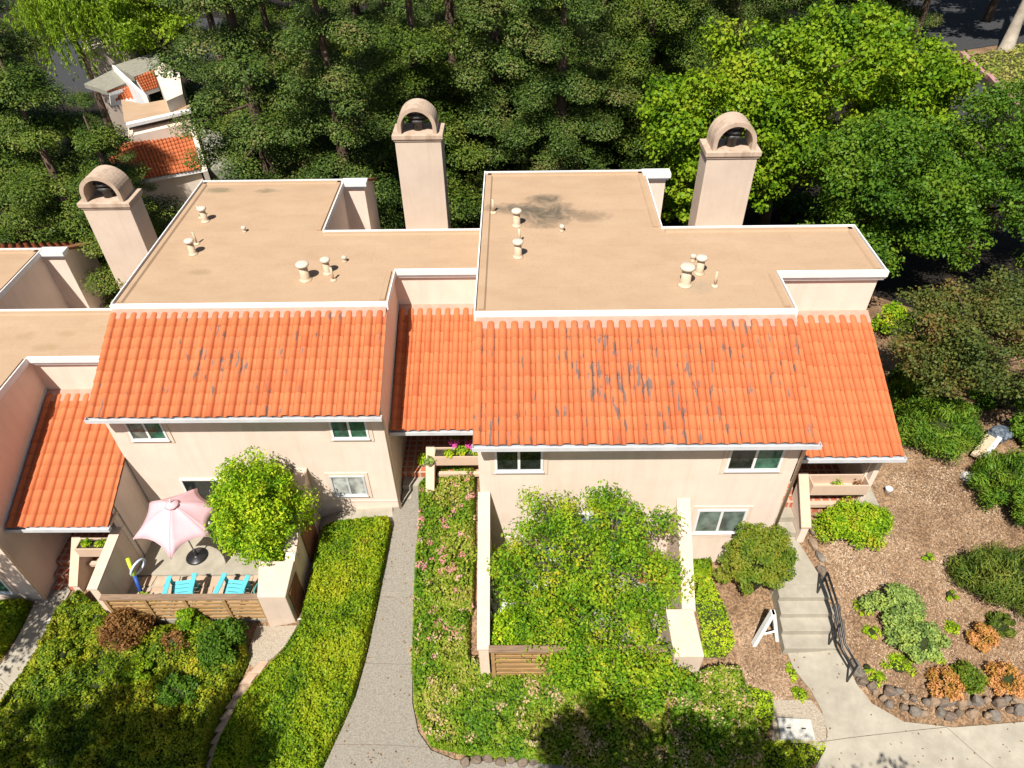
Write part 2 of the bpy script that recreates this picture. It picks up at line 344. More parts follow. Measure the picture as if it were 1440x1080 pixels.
def leaf_data(P, Nrm, size, aspect=.6, rng=RNG, tang=None):
    n = len(P); Nrm = Nrm/np.linalg.norm(Nrm, axis=1, keepdims=True).clip(1e-6)
    r = rng.normal(size=(n, 3)) if tang is None else tang+rng.normal(size=(n, 3))*.25
    T = np.cross(Nrm, r); T /= np.linalg.norm(T, axis=1, keepdims=True).clip(1e-6)
    if tang is not None: T = np.cross(T, Nrm)
    B = np.cross(Nrm, T)
    sz = (size*rng.uniform(.65, 1.3, n))[:, None]
    w = sz*aspect
    V = np.stack([P-T*sz*.5, P+B*w*.5+Nrm*sz*.08, P+T*sz*.5, P-B*w*.5+Nrm*sz*.08], 1)
    return V.reshape(-1, 3)
def leaf_obj(name, V, m, parent=None, at=(0, 0, 0), local=False):
    V = np.asarray(V, dtype=np.float64); n = len(V)//4
    o0 = np.zeros(3) if local else (np.array(origin(parent)) if parent else np.array(at))
    me = bpy.data.meshes.new(name)
    me.vertices.add(4*n); me.vertices.foreach_set('co', (V-o0).astype(np.float32).ravel())
    me.loops.add(4*n); me.loops.foreach_set('vertex_index', np.arange(4*n, dtype=np.int32))
    me.polygons.add(n); me.polygons.foreach_set('loop_start', np.arange(0, 4*n, 4, dtype=np.int32))
    me.update(calc_edges=True); me.validate(); me.materials.append(m)
    o = bpy.data.objects.new(name, me); C.objects.link(o)
    if parent: o.parent = parent
    else: o.location = at
    return o
def unit(n, rng=RNG):
    v = rng.normal(size=(n, 3)); return v/np.linalg.norm(v, axis=1, keepdims=True)
def puffs(cent, rad, per, size, flat=.75, shell=.55, up=.5, jit=.6, aspect=.6, rng=RNG):
    """leaves spread through ellipsoid clumps"""
    out = []
    for c, r in zip(cent, rad):
        n = max(6, int(per*(r*r)))
        d = unit(n, rng); rr = rng.uniform(shell, 1.05, n)**.7
        P = np.array(c)+d*rr[:, None]*r*np.array([1, 1, flat])
        Nn = d*.6+np.array([0, 0, up])+rng.normal(size=(n, 3))*jit
        out.append(leaf_data(P, Nn, size, aspect, rng))
    return np.concatenate(out)
def copy_tree(root, loc, rz, sc=1., label=None):
    r = root.copy(); C.objects.link(r); r.location = loc; r.rotation_euler = (0, 0, rz)
    r.scale = (sc, sc, sc) if not isinstance(sc, tuple) else sc
    if label: r['label'] = label
    for ch in list(root.children):
        c = ch.copy(); C.objects.link(c); c.parent = r
        for g in ch.children:
            d = g.copy(); C.objects.link(d); d.parent = c
    return r

# ------------------------------------------------------------------ terrain
CP = np.array([(-3.3, 6, -.05), (-3.3, 10, .1), (-3.4, 13.2, .3), (-1.8, 7, .05), (-1.8, 12, .4), (-1.7, 14.6, .55), (1.5, 11, .8), (0, 8.2, .25), (2, 6.5, .1),
    (5.2, 10.6, .6), (5.6, 8, .5), (5.7, 6.3, .4), (7.3, 6.3, .6), (7.2, 8.5, .7), (7.2, 10.0, 1.2), (7.3, 11.2, 1.3), (7.3, 13, 1.5),
    (8.3, 8, .95), (8.4, 10, 1.4), (8.4, 12, 1.7), (11, 9, 1.2), (11, 12, 1.7), (14.5, 8, 1.2), (14, 13, 1.8), (13, 16, 1.7), (14, 22, .7), (10, 7.0, .85), (10, 6, .6), (14, 7.2, .9), (14, 6, .6),
    (0, 22, -1), (8, 22, 0), (-8, 23, -1.5), (-18, 22, -2.5), (0, 32, -2.2), (-20, 45, -6), (-30, 60, -7), (15, 35, -.5), (35, 58, 0), (40, 85, 0), (0, 62, -4),
    (-70, 100, -8), (60, 110, 0), (0, 130, -5), (-60, 20, -6), (60, 20, 2), (0, -10, -.5), (-40, 0, -3), (40, 0, 1), (0, -60, -2),
    (-9, 9, -.75), (-9, 6, -1.05), (-12, 7, -1.2), (-13.5, 10, -1.05), (-13, 12, -.95), (-16, 10, -1.2), (-16, 6, -1.6), (-5.5, 10, .0), (-5.3, 7, -.35), (-7, 7, -.75), (-7.2, 9.3, -.55),
    (-5.5, 12.8, .15), (-6.7, 11.4, -.6), (-6.7, 12.9, -.6), (-6.8, 10.4, -.6), (-10.8, 12.9, -.6), (-9, 11.5, -.5), (-9, 10.6, -.5), (-7, 16, -.5), (3, 14, .6), (-17, 13, -1.8), (9, 14, 1.6), (11, 14.5, 1.8)])
_d = np.linalg.norm(CP[:, None, :2]-CP[None, :, :2], axis=2)
_n = len(CP); _A = np.zeros((_n+3, _n+3)); _A[:_n, :_n] = _d; _A[:_n, _n] = 1; _A[:_n, _n+1:] = CP[:, :2]; _A[_n:, :_n] = _A[:_n, _n:].T
_w = np.linalg.solve(_A, np.concatenate([CP[:, 2], np.zeros(3)]))
def gz(x, y):
    x = np.asarray(x, float); y = np.asarray(y, float)
    d = np.sqrt((x[..., None]-CP[:, 0])**2+(y[..., None]-CP[:, 1])**2)
    return d@_w[:_n]+_w[_n]+_w[_n+1]*x+_w[_n+2]*y
def gp(u, v, dz=0.):
    """the point of the ground that a pixel looks at"""
    z = 0.
    for _ in range(25):
        p = onz(u, v, z); z = .5*z+.5*(float(gz(p[0], p[1]))+dz)
    return onz(u, v, z)
def gxy(pts): return [tuple(gp(u, v)[:2]) for u, v in pts]

def line(a, b, st): return list(np.arange(a, b, st))
xs = np.array([-400, -250, -160, -110, -80]+line(-60, -22, 3)+line(-22, 22, .4)+line(22, 60, 3)+[60, 80, 110, 160, 250, 400])
ys = np.array([-120, -70, -40, -20, -8]+line(0, 27, .4)+line(27, 70, 2)+[70, 85, 110, 150, 220, 350, 500])
gx, gy = np.meshgrid(xs, ys); gzv = gz(gx, gy)
mb = MB(); nx, ny = len(xs), len(ys)
mb.v = list(zip(gx.ravel(), gy.ravel(), gzv.ravel()))
mb.f = [(j*nx+i, j*nx+i+1, (j+1)*nx+i+1, (j+1)*nx+i) for j in range(ny-1) for i in range(nx-1)]; mb.sm = [True]*len(mb.f)
tag(mb.build('ground', M['mulch']), kind='structure')


def inpoly(P, poly):
    x, y = P[:, 0], P[:, 1]; c = np.zeros(len(P), bool); n = len(poly)
    for i in range(n):
        x1, y1 = poly[i]; x2, y2 = poly[(i+1) % n]
        k = ((y1 > y) != (y2 > y)) & (x < (x2-x1)*(y-y1)/(y2-y1+1e-12)+x1); c ^= k
    return c
def edgedist(P, poly):
    d = np.full(len(P), 1e9); n = len(poly)
    for i in range(n):
        a = np.array(poly[i]); b = np.array(poly[(i+1) % n]); ab = b-a
        t = np.clip(((P-a)@ab)/(ab@ab+1e-12), 0, 1); d = np.minimum(d, np.linalg.norm(P-(a+t[:, None]*ab), axis=1))
    return d
def drape(name, poly, m, dz, step=.35, skirt=.12):
    """a sheet that follows the ground: triangulated polygon with fine grid"""
    import bmesh
    bm = bmesh.new()
    vs = [bm.verts.new((x, y, 0)) for x, y in poly]; bm.faces.new(vs)
    lo = np.min(poly, 0); hi = np.max(poly, 0)
    for ax in (0, 1):
        for c in np.arange(lo[ax]+step, hi[ax], step):
            no = [0, 0, 0]; no[ax] = 1; co = [0, 0, 0]; co[ax] = c
            bmesh.ops.bisect_plane(bm, geom=bm.verts[:]+bm.edges[:]+bm.faces[:], plane_co=co, plane_no=no)
    bmesh.ops.recalc_face_normals(bm, faces=bm.faces[:])
    if bm.faces and sum(f.normal.z for f in bm.faces) < 0: bmesh.ops.reverse_faces(bm, faces=bm.faces[:])
    for v in bm.verts: v.co.z = float(gz(v.co.x, v.co.y))+dz
    ed = [e for e in bm.edges if e.is_boundary]
    r = bmesh.ops.extrude_edge_only(bm, edges=ed)
    for g in r['geom']:
        if isinstance(g, bmesh.types.BMVert): g.co.z -= skirt
    me = bpy.data.meshes.new(name); bm.to_mesh(me); bm.free(); me.materials.append(m)
    o = bpy.data.objects.new(name, me); C.objects.link(o); return tag(o, kind='structure')

# paths
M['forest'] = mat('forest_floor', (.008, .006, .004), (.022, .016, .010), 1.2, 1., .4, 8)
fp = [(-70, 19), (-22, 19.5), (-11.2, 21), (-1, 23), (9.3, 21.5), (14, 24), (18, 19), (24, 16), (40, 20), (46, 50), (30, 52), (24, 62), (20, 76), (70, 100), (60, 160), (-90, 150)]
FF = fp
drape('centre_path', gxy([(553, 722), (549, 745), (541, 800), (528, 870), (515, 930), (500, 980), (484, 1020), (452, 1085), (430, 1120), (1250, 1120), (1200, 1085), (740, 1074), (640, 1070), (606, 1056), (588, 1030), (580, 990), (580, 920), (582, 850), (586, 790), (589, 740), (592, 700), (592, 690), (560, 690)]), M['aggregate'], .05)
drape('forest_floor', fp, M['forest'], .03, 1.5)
drape('left_path', gxy([(55, 835), (47, 855), (30, 890), (10, 925), (-25, 970), (-60, 1040), (-20, 1030), (0, 1000), (30, 960), (60, 915), (80, 868), (100, 832), (85, 815)]), M['concrete'], .05)
drape('lower_walk', gxy([(1104, 912), (1115, 940), (1140, 972), (1155, 1000), (1163, 1030), (1160, 1055), (1140, 1090), (1140, 1130), (1560, 1130), (1560, 1010), (1440, 1016), (1340, 1024), (1270, 1016), (1225, 990), (1203, 962), (1184, 915)]), M['concrete'], .04)
drape('gravel_pad', gxy([(1088, 985), (1140, 985), (1160, 1010), (1162, 1050), (1140, 1060), (1085, 1050)]), M['gravel'], .03)
drape('side_strip', gxy([(437, 730), (470, 722), (552, 712), (553, 735), (500, 738), (455, 750)]), M['concrete'], .06)
drape('meter_pad', gxy([(362, 880), (418, 880), (405, 905), (385, 925), (360, 940), (345, 930)]), M['gravel'], .03)

def gslab(name, x0, x1, y0, y1, z0, z1, m): return tag(MB().box(x0, x1, y0, y1, z0, z1).build(name, m), kind='structure')

# ------------------------------------------------------------------ the townhouses
HW, HD, HB, HN, HE, HS, HR = 7.4, 7.386, 4.862, 3.818, 2.712, 1.582, 2.91
TAN = math.tan(math.radians(26.0))
EAVE = -HR*TAN
def tilequad(mb, p00, p10, p01, p11, nc, nr, k=1., rng=random):
    """overlapping one piece barrel and pan tiles on a sloping quad (lower left, lower right, upper left, upper right)"""
    p00, p10, p01, p11 = map(Vector, (p00, p10, p01, p11))
    nrm = (p10-p00).cross(p01-p00).normalized()
    if nrm.z < 0: nrm = -nrm
    rad = (p10-p00).length/nc*.30*k
    prof = [(.72*(.5-.5*math.cos(PI*a/8)), math.sin(PI*a/8)) for a in range(9)]+[(.79, .03), (.91, .03), (1.0, .08)]
    def P(u, v, h):
        a = p00.lerp(p10, u); b = p01.lerp(p11, u); return a.lerp(b, v)+nrm*h
    for j in range(nr):
        for i in range(nc):
            jit = rng.uniform(-.006, .006); lf = .019+rng.uniform(-.004, .005)
            v0 = j/nr-.06/nr*2+jit/nr*6; v1 = (j+1)/nr+.03/nr
            rows = []
            for v, l, kk in ((v0, lf, 1.), (v1, .004, .9)):
                rows.append([P((i+.36+(x-.36)*(kk if x < .75 else 1))/nc, v, l+rad*1.12*h*kk) for x, h in prof])
            lip = [q-nrm*.03 for q in rows[0]]
            n = len(prof); vs = rows[0]+rows[1]+lip
            fs = [(q, q+1, n+q+1, n+q) for q in range(n-1)]+[(2*n+q, 2*n+q+1, q+1, q) for q in range(n-1)]
            if j == nr-1: # rounded end against the flashing
                end = [P((i+.36+(x-.36)*.75)/nc, 1.0+.10/nr*2, .004+rad*.55*h) for x, h in prof]; en2 = [P((i+.36+(x-.36)*.4)/nc, 1.0+.17/nr*2, .0) for x, h in prof]
                vs = vs+end+en2; fs += [(n+q, n+q+1, 3*n+q+1, 3*n+q) for q in range(8)]+[(3*n+q, 3*n+q+1, 4*n+q+1, 4*n+q) for q in range(8)]
            mb.add(vs, fs, True)
    return mb

def window(root, x0, x1, z0, z1, y, panes, trim=.11, frame='white', label=None):
    """frame, stucco surround and sliding panes on a wall that faces the camera"""
    f = MB(); w = .055; d = .05
    for a, b, c, e in ((x0, x1, z0, z0+w), (x0, x1, z1-w, z1), (x0, x0+w, z0+w, z1-w), (x1-w, x1, z0+w, z1-w)): f.box(a, b, y-d, y+.02, c, e)
    n = len(panes)
    for i in range(1, n):
        xm = x0+(x1-x0)*i/n; f.box(xm-.03, xm+.03, y-d+.012, y+.02, z0+w, z1-w)
    f.box(x0-.02, x1+.02, y-d-.03, y-d-.002, z0-.012, z0+.02)
    fr = f.build('window', M[frame], root, label=label)
    if trim:
        s = MB()
        for a, b, c, e in ((x0-trim, x1+trim, z0-trim, z0-.013), (x0-trim, x1+trim, z1, z1+trim), (x0-trim, x0, z0-.013, z1), (x1, x1+trim, z0-.013, z1)): s.box(a, b, y-.025, y+.015, c, e)
        s.build('surround', M['trim'], fr)
    for i, g in enumerate(panes):
        a = x0+(x1-x0)*i/n+(w if i == 0 else .03); b = x0+(x1-x0)*(i+1)/n-(w if i == n-1 else .03)
        MB().box(a, b, y-.018, y+.012, z0+w, z1-w).build('pane', M[g], fr)
    return fr

def house(name, label, x0, y0, z0, floor, tile, stains, vents, wins, chim_h, downx=True):
    """one unit; x0, y0, z0 = front left corner of its flat roof"""
    X = lambda x: x0+x
    Yy = lambda y: y0+y
    Z = lambda z: z0+z
    root = thing(name, label, 'townhouse', (x0+4, y0+2, floor))
    base = floor-1.2
    yf = -HR+.40
    # walls
    w = MB()
    w.prismx([(Yy(yf), base), (Yy(yf), Z(EAVE+.40*TAN-.16)), (Yy(-.02), Z(-.17)), (Yy(HN), Z(-.06)), (Yy(HN), base)][::-1], X(0), X(HW))
    w.box(X(0), X(HB), Yy(HN), Yy(HD), base, Z(-.06))
    w.box(X(HW), X(HW+HE), Yy(HS+.06), Yy(HN), base, Z(-.06))
    w.box(X(HB)+.002, X(9.2), Yy(HN)+.002, Yy(7.45), base, Z(-2.9))
    w.box(X(HW+HE-.22), X(HW+HE), Yy(-1.45), Yy(HS+.055), base, Z(-3.9))
    w.prismx([(Yy(-.75), Z(-1.6)), (Yy(-.75), Z(-2.42)), (Yy(HS+.06), Z(-1.5)), (Yy(HS+.06), Z(-1.6))][::-1], X(HW+HE-.22), X(HW+HE)) if False else None
    wo_ = w.build('wall', M['stucco'], root)
    # rear bump with white cap and sloping brown coping
    b = MB(); bx1 = HB+.75
    b.prismx([(Yy(HD-.12), base), (Yy(HD-.12), Z(-.10)), (Yy(HD+.12), Z(-.10)), (Yy(HD+1.5), Z(-.72)), (Yy(HD+1.5), base)][::-1], X(HB)+.003, X(bx1))
    cl = b.build('rear_closet', M['stucco'], root)
    MB().box(X(HB)+.003, X(bx1+.12), Yy(HD-.26), Yy(HD+.14), Z(-.098), Z(.035)).box(X(HB)+.003, X(bx1+.07), Yy(HD-.20), Yy(HD+.12), Z(-.19), Z(-.10)).build('cap', M['white'], cl)
    c2 = MB(); c2.prismx([(Yy(HD+.142), Z(-.095)), (Yy(HD+.142), Z(.0)), (Yy(HD+1.65), Z(-.68)), (Yy(HD+1.65), Z(-.78))][::-1], X(bx1-.35), X(bx1+.12)); c2.build('coping', M['coping'], cl)
    # rear tile slope
    tq = MB(); tilequad(tq, (X(HB), Yy(HD+2.2), Z(-1.1)), (X(0), Yy(HD+2.2), Z(-1.1)), (X(HB), Yy(HD+.06), Z(-.06)), (X(0), Yy(HD+.06), Z(-.06)), 17, 6)
    tq.build('rear_tile_roof', M['tileP'], root)
    # flat roof
    e = .05
    poly = [(X(-e), Yy(0)), (X(HW+e), Yy(0)), (X(HW+e), Yy(HS)), (X(HW+HE+e), Yy(HS)), (X(HW+HE+e), Yy(HN)), (X(HB+e), Yy(HN)), (X(HB+e), Yy(HD)), (X(-e), Yy(HD))]
    d = MB().prismz(poly, Z(-.058), Z(0))
    ins = .13; wd = .12
    # raised tan edge strips
    def strip(a, b_, nin):
        a = Vector((*a, 0)); b_ = Vector((*b_, 0)); dr = (b_-a).normalized(); nn = Vector((*nin, 0))
        p = a+nn*.075+dr*.08; q = b_+nn*.075-dr*.08
        d.hexa([(p.x, p.y, Z(.001)), (q.x, q.y, Z(.001)), ((q+nn*.16).x, (q+nn*.16).y, Z(.001)), ((p+nn*.16).x, (p+nn*.16).y, Z(.001)),
                (p.x, p.y, Z(.05)), (q.x, q.y, Z(.05)), ((q+nn*.12).x, (q+nn*.12).y, Z(.05)), ((p+nn*.12).x, (p+nn*.12).y, Z(.05))])
    P_ = poly
    for i, nin in ((1, (-1, 0)), (4, (0, -1)), (5, (-1, 0)), (6, (0, -1)), (7, (1, 0)), (3, (-1, 0))):
        strip(P_[i], P_[(i+1) % 8], nin)
    fr = d.build('flat_roof', M[stains], root, at=None)
    # white metal edge
    ed = MB(); t_ = .034
    ed.box(X(-e-t_), X(-e), Yy(-.02), Yy(HD+t_), Z(-.10), Z(.075)); ed.box(X(-e), X(HB+e+t_), Yy(HD), Yy(HD+t_), Z(-.10), Z(.06))
    ed.box(X(HB+e), X(HB+e+t_), Yy(HN+t_), Yy(HD), Z(-.10), Z(.065)); ed.box(X(HB+e), X(HW+HE+e+t_), Yy(HN), Yy(HN+t_), Z(-.10), Z(.06))
    ed.box(X(HW+HE+e), X(HW+HE+e+t_), Yy(HS-.08), Yy(HN), Z(-.14), Z(.075)); ed.box(X(HW+e), X(HW+e+t_), Yy(-.02), Yy(HS-.1), Z(-.12), Z(.07))
    ed.box(X(-e-t_), X(HW+e+t_), Yy(-.135), Yy(-.022), Z(-.15), Z(.055))
    ed.box(X(HW+e), X(HW+HE+e+t_+.03), Yy(HS-.10), Yy(HS), Z(-.10), Z(.06)); ed.box(X(HW+e+.01), X(HW+HE+e+.06), Yy(HS-.06), Yy(HS), Z(-.17), Z(-.102)); ed.box(X(HW+e+.01), X(HW+HE+e+.04), Yy(HS-.03), Yy(HS), Z(-.23), Z(-.172))
    ed.build('roof_edge', M['white'], fr)
    fl = MB(); fl.hexa([(X(-.03), Yy(-.42), Z(-.22)), (X(HW+.03), Yy(-.42), Z(-.22)), (X(HW+.03), Yy(-.02), Z(-.2)), (X(-.03), Yy(-.02), Z(-.2)),
                        (X(-.03), Yy(-.42), Z(-.155)), (X(HW+.03), Yy(-.42), Z(-.155)), (X(HW+.03), Yy(-.136), Z(-.04)), (X(-.03), Yy(-.136), Z(-.04))])
    fl.build('flashing', M['flash'], fr)
    # main tile slope
    o = .06
    tq = MB(); tilequad(tq, (X(-o), Yy(-HR), Z(EAVE)), (X(HW+o), Yy(-HR), Z(EAVE)), (X(-o), Yy(-.30), Z(-.14)), (X(HW+o), Yy(-.30), Z(-.14)), 27, 9)
    tr = tq.build('tile_roof', M[tile], root)
    MB().prismx([(Yy(-HR+.03), Z(EAVE-.05)), (Yy(-HR+.03), Z(EAVE-.012)), (Yy(-.2), Z(-.145)), (Yy(-.2), Z(-.19))][::-1], X(-o+.03), X(HW+o-.03)).build('sheathing', M['coping'], tr)
    def gut(xa, xb, y, z, parent):
        g = MB(); g.box(xa, xb, y-.115, y-.10, z-.12, z-.005); g.box(xa, xb, y-.10, y+.0, z-.12, z-.105); g.box(xa, xb, y, y+.015, z-.12, z-.02)
        g.box(xa-.012, xa, y-.117, y+.017, z-.122, z-.003); g.box(xb, xb+.012, y-.117, y+.017, z-.122, z-.003)
        return g.build('gutter', M['gutter'], parent)
    gut(X(-o), X(HW+o+.05), Yy(-HR), Z(EAVE-.015), root)
    MB().box(X(-.0), X(HW), Yy(-HR+.016), Yy(-HR+.05), Z(EAVE-.20), Z(EAVE-.055)).build('fascia', M['white'], root)
    # porch slope
    pyb, pzb, pye, pze = HS+.0, -1.28, -2.052, -2.827
    xe = X(HW+HE+.05); xa = X(HW)+.03
    tq = MB(); tilequad(tq, (xa, Yy(pye), Z(pze)), (xe, Yy(pye), Z(pze)), (xa, Yy(pyb-.14), Z(pzb-.06)), (xe, Yy(pyb-.14), Z(pzb-.06)), 10, 11)
    pr = tq.build('porch_roof', M['tileP'], root)
    MB().prismx([(Yy(pye+.03), Z(pze-.06)), (Yy(pye+.03), Z(pze-.015)), (Yy(pyb+.05), Z(pzb-.03)), (Yy(pyb+.05), Z(pzb-.12))][::-1], xa, xe-.02).build('sheathing', M['coping'], pr)
    MB().hexa([(xa, Yy(pyb-.30), Z(pzb-.13)), (xe, Yy(pyb-.30), Z(pzb-.13)), (xe, Yy(pyb+.06), Z(pzb-.1)), (xa, Yy(pyb+.06), Z(pzb-.1)),
               (xa, Yy(pyb-.30), Z(pzb-.085)), (xe, Yy(pyb-.30), Z(pzb-.085)), (xe, Yy(pyb+.06), Z(pzb+.05)), (xa, Yy(pyb+.06), Z(pzb+.05))]).build('flashing', M['flash'], pr)
    gut(xa, xe+.03, Yy(pye), Z(pze-.015), pr)
    MB().box(xa-.02, xa+.035, Yy(pye+.05), Yy(pyb-.1), Z(-3), Z(-2.99)) if False else None
    # step flashing along the main side wall
    MB().prismx([(Yy(pye+.1), Z(pze+.05)), (Yy(pye+.1), Z(pze+.17)), (Yy(pyb), Z(pzb+.14)), (Yy(pyb), Z(pzb+.02))][::-1], X(HW)+.001, X(HW)+.02).build('step_flashing', M['gutter'], pr)
    # side wall of the porch up to the rake
    s = MB(); s.prismx([(Yy(-1.45), Z(-3.9)), (Yy(-1.45), Z(-2.66)), (Yy(HS+.05), Z(-1.36)), (Yy(HS+.05), Z(-3.9))][::-1], X(HW+HE-.21), X(HW+HE)-.001)
    s.box(X(HW+HE-.16), X(HW+HE)-.03, Yy(-1.62), Yy(-1.48), floor, Z(-2.75)); s.build('porch_side', M['stucco'], root)
    MB().box(X(HW+HE-.24), X(HW+HE+.02), Yy(-2.0), Yy(-1.5), Z(-2.99), Z(-2.90)).build('beam', M['beige'], root)
    # porch floor and door
    pf = MB().box(X(HW)+.003, X(HW+HE)-.215, Yy(-1.55), Yy(HS+.05), floor+.3, floor+1.15).build('porch_floor', M['brick'], root)
    MB().box(X(HW+.5), X(HW+1.5), Yy(HS-.0), Yy(HS+.055), floor+1.152, floor+3.15).build('door', M['lead'], root)
    # windows
    for a in wins: window(root, *a)
    # chimney
    h = chim_h; cx0, cx1 = 6.856, 8.427; cy0, cy1 = 7.5, 8.42; cxm = (cx0+cx1)/2
    ch = MB().box(X(cx0), X(cx1), Yy(cy0), Yy(cy1), base, Z(h)).build('chimney', M['chimney'], root, bevel=.02)
    MB().box(X(cx0-.035), X(cx1+.035), Yy(cy0-.035), Yy(cy1+.035), Z(h+.002), Z(h+.085)).box(X(cx0-.075), X(cx1+.075), Yy(cy0-.075), Yy(cy1+.075), Z(h+.085), Z(h+.24)).build('collar', M['hood'], ch, bevel=.015)
    a = MB(); ro, ri = .66, .53; n = 20; zb = h+.24
    vs = []
    for k in range(n+1):
        an = PI*k/n
        for r_ in (ro, ri):
            zz_ = zb+.22+r_*math.sin(an)
            for yy_ in (cy0+.02, cy1-.02): vs.append((X(cxm+r_*math.cos(an)), Yy(yy_), Z(zz_)))
    fs = []
    for k in range(n):
        q = 4*k; r2 = q+4
        fs += [(q, q+1, r2+1, r2), (q+2, r2+2, r2+3, q+3), (q, r2, r2+2, q+2), (q+1, q+3, r2+3, r2+1)]
    a.add(vs, fs, False)
    for sg in (1, -1): a.box(X(cxm+sg*.595-.065), X(cxm+sg*.595+.065), Yy(cy0+.02), Yy(cy1-.02), Z(zb), Z(zb+.22))
    a.build('arch_hood', M['hood'], ch)
    f = MB(); f.lathe((X(cxm), Yy((cy0+cy1)/2), Z(zb)), [(.17, 0), (.17, .28), (.27, .30), (.30, .34), (.27, .39), (.19, .41), (.19, .44), (.31, .46), (.33, .50), (.30, .55), (.2, .57), (.2, .6), (.30, .62), (.28, .68), (.1, .74)], 18)
    f.build('flue', M['flue'], ch)
    # roof vents
    for u, v, kind in vents:
        p = onz(u, v, z0); s = MB()
        if kind == 'cap': R_, H_ = .10, .44
        elif kind == 'big': R_, H_ = .13, .5
        elif kind == 'small': R_, H_ = .05, .14
        else: R_, H_ = .035, .42
        if kind == 'pipe':
            s.tube([(p[0], p[1], z0), (p[0]-.01, p[1], z0+H_)], R_, 8); s.lathe((p[0], p[1], z0), [(.10, .001), (.09, .02), (.036, .05)], 10); s.build('vent_pipe', M['vent'], root)
        else:
            s.lathe((p[0], p[1], z0), [(R_*1.45, .001), (R_*1.4, .02), (R_*1.1, .04), (R_, .08), (R_*.92, H_)], 14)
            vo_ = s.build('roof_vent', M['vent'], root)
            MB().lathe((p[0], p[1], z0+H_), [(R_*1.0, -.05), (R_*1.4, -.03), (R_*1.45, .02), (R_*1.2, .045), (R_*.4, .055)], 14).build('vent_cap', M['ventcap'], vo_)
    # downspout at the right front corner
    if downx:
        s = MB(); xx = X(HW)+.045; yy = Yy(yf)-.05
        s.tube([(xx-.05, Yy(-HR)+.0, Z(EAVE-.14)), (xx-.05, Yy(-HR)+.05, Z(EAVE-.24)), (xx, yy, Z(EAVE-.45)), (xx, yy, floor+.72)], .042, 8)
        s.build('downspout', M['trim'], root)
        MB().tube([(xx, yy, floor+.72), (xx, yy, floor+.42), (xx+.02, yy-.12, floor+.36)], .06, 8).build('drain_boot', M['white'], root)
    # stucco ledge above the footing
    MB().box(X(0)-.01, X(HW)+.01, Yy(yf)-.022, Yy(yf)+.01, floor+.99, floor+1.03).build('ledge', M['trim'], root)
    return root

M['deckR'] = deck_mat('flat_roof_stained', [(-2.2, 2.75, .85, .8, .9, (.085, .075, .055)), (-3.2, 3.1, .8, .35, .8, (.09, .08, .06)), (-2.2, 3.7, .55, .3, .8, (.09, .08, .06)), (-1.1, 2.6, .8, .35, .6, (.16, .12, .08)), (1.35, -1.0, .5, .35, .45, (.30, .25, .18))])
M['deckL'] = deck_mat('flat_roof', [(-3.3, 4.75, .55, .22, .65, (.13, .12, .07)), (-1.6, 4.7, .5, .18, .6, (.15, .12, .07)), (-2.2, -.4, .35, .18, .4, (.25, .17, .08))])
M['deckT'] = deck_mat('flat_roof_plain', [(2.9, .6, .3, .2, .45, (.27, .19, .09)), (4.0, .7, .35, .2, .4, (.27, .19, .09)), (3.7, .05, .4, .2, .4, (.27, .19, .09))])

fR, fL, fT = .85, -.39, -1.71
FY = {'R': 13.458-HR+.40, 'L': 15.669-HR+.40, 'T': 13.44-HR+.40}
house('townhouse', 'highest townhouse of the row, at right, with a dark stain on its flat roof', -1.009, 13.458, 7.226, fR, 'tileR', 'deckR',
      [(726.7, 317, 'cap'), (728.5, 361, 'cap'), (730.7, 341, 'pipe'), (694, 299, 'pipe'), (790, 325, 'small'), (963, 400, 'big'), (983, 384, 'cap'), (974, 367, 'small'), (1005, 402, 'pipe')],
      [(-.62, .50, 4.46, 5.40, FY['R'], ('gdark', 'gdark')), (4.76, 6.02, 4.44, 5.40, FY['R'], ('gdark', 'ggreen')), (4.38, 5.62, 2.02, 2.98, FY['R'], ('ggrey', 'ggrey')),
       (.55, 2.75, fR+.02, 2.85, FY['R'], ('gblue', 'gblue'), .0)], .345)
house('townhouse', 'middle townhouse of the row, its wall and lower window rising behind the pink parasol patio', -11.065, 15.669, 5.986, fL, 'tileL', 'deckL',
      [(430, 393, 'big'), (461, 384, 'cap'), (485, 368, 'small'), (469, 394, 'pipe'), (272, 357, 'cap'), (289, 311, 'cap'), (283, 306, 'pipe'), (277, 343, 'pipe'), (344, 326, 'small')],
      [(-10.55, -9.55, 3.30, 4.22, FY['L'], ('ggrey', 'ggreen')), (-5.1, -4.1, 3.30, 4.22, FY['L'], ('ggreen', 'ggreen')), (-5.5, -4.5, .90, 1.78, FY['L'], ('gpale', 'gpale'), .11, 'gutter'),
       (-9.82, -7.6, fL+.02, 1.68, FY['L'], ('gdark', 'ggrey'), .0)], 1.332)
house('townhouse', 'lowest townhouse of the row, cut off by the left edge of the photo', -21.211, 13.44, 4.669, fT, 'tileL', 'deckT', [],
      [(-15.75, -14.55, -.62, .35, FY['T'], ('ggreen', 'ggreen')), (-15.5, -14.4, 2.0, 2.9, FY['T'], ('ggreen', 'ggreen'))], 1.434)

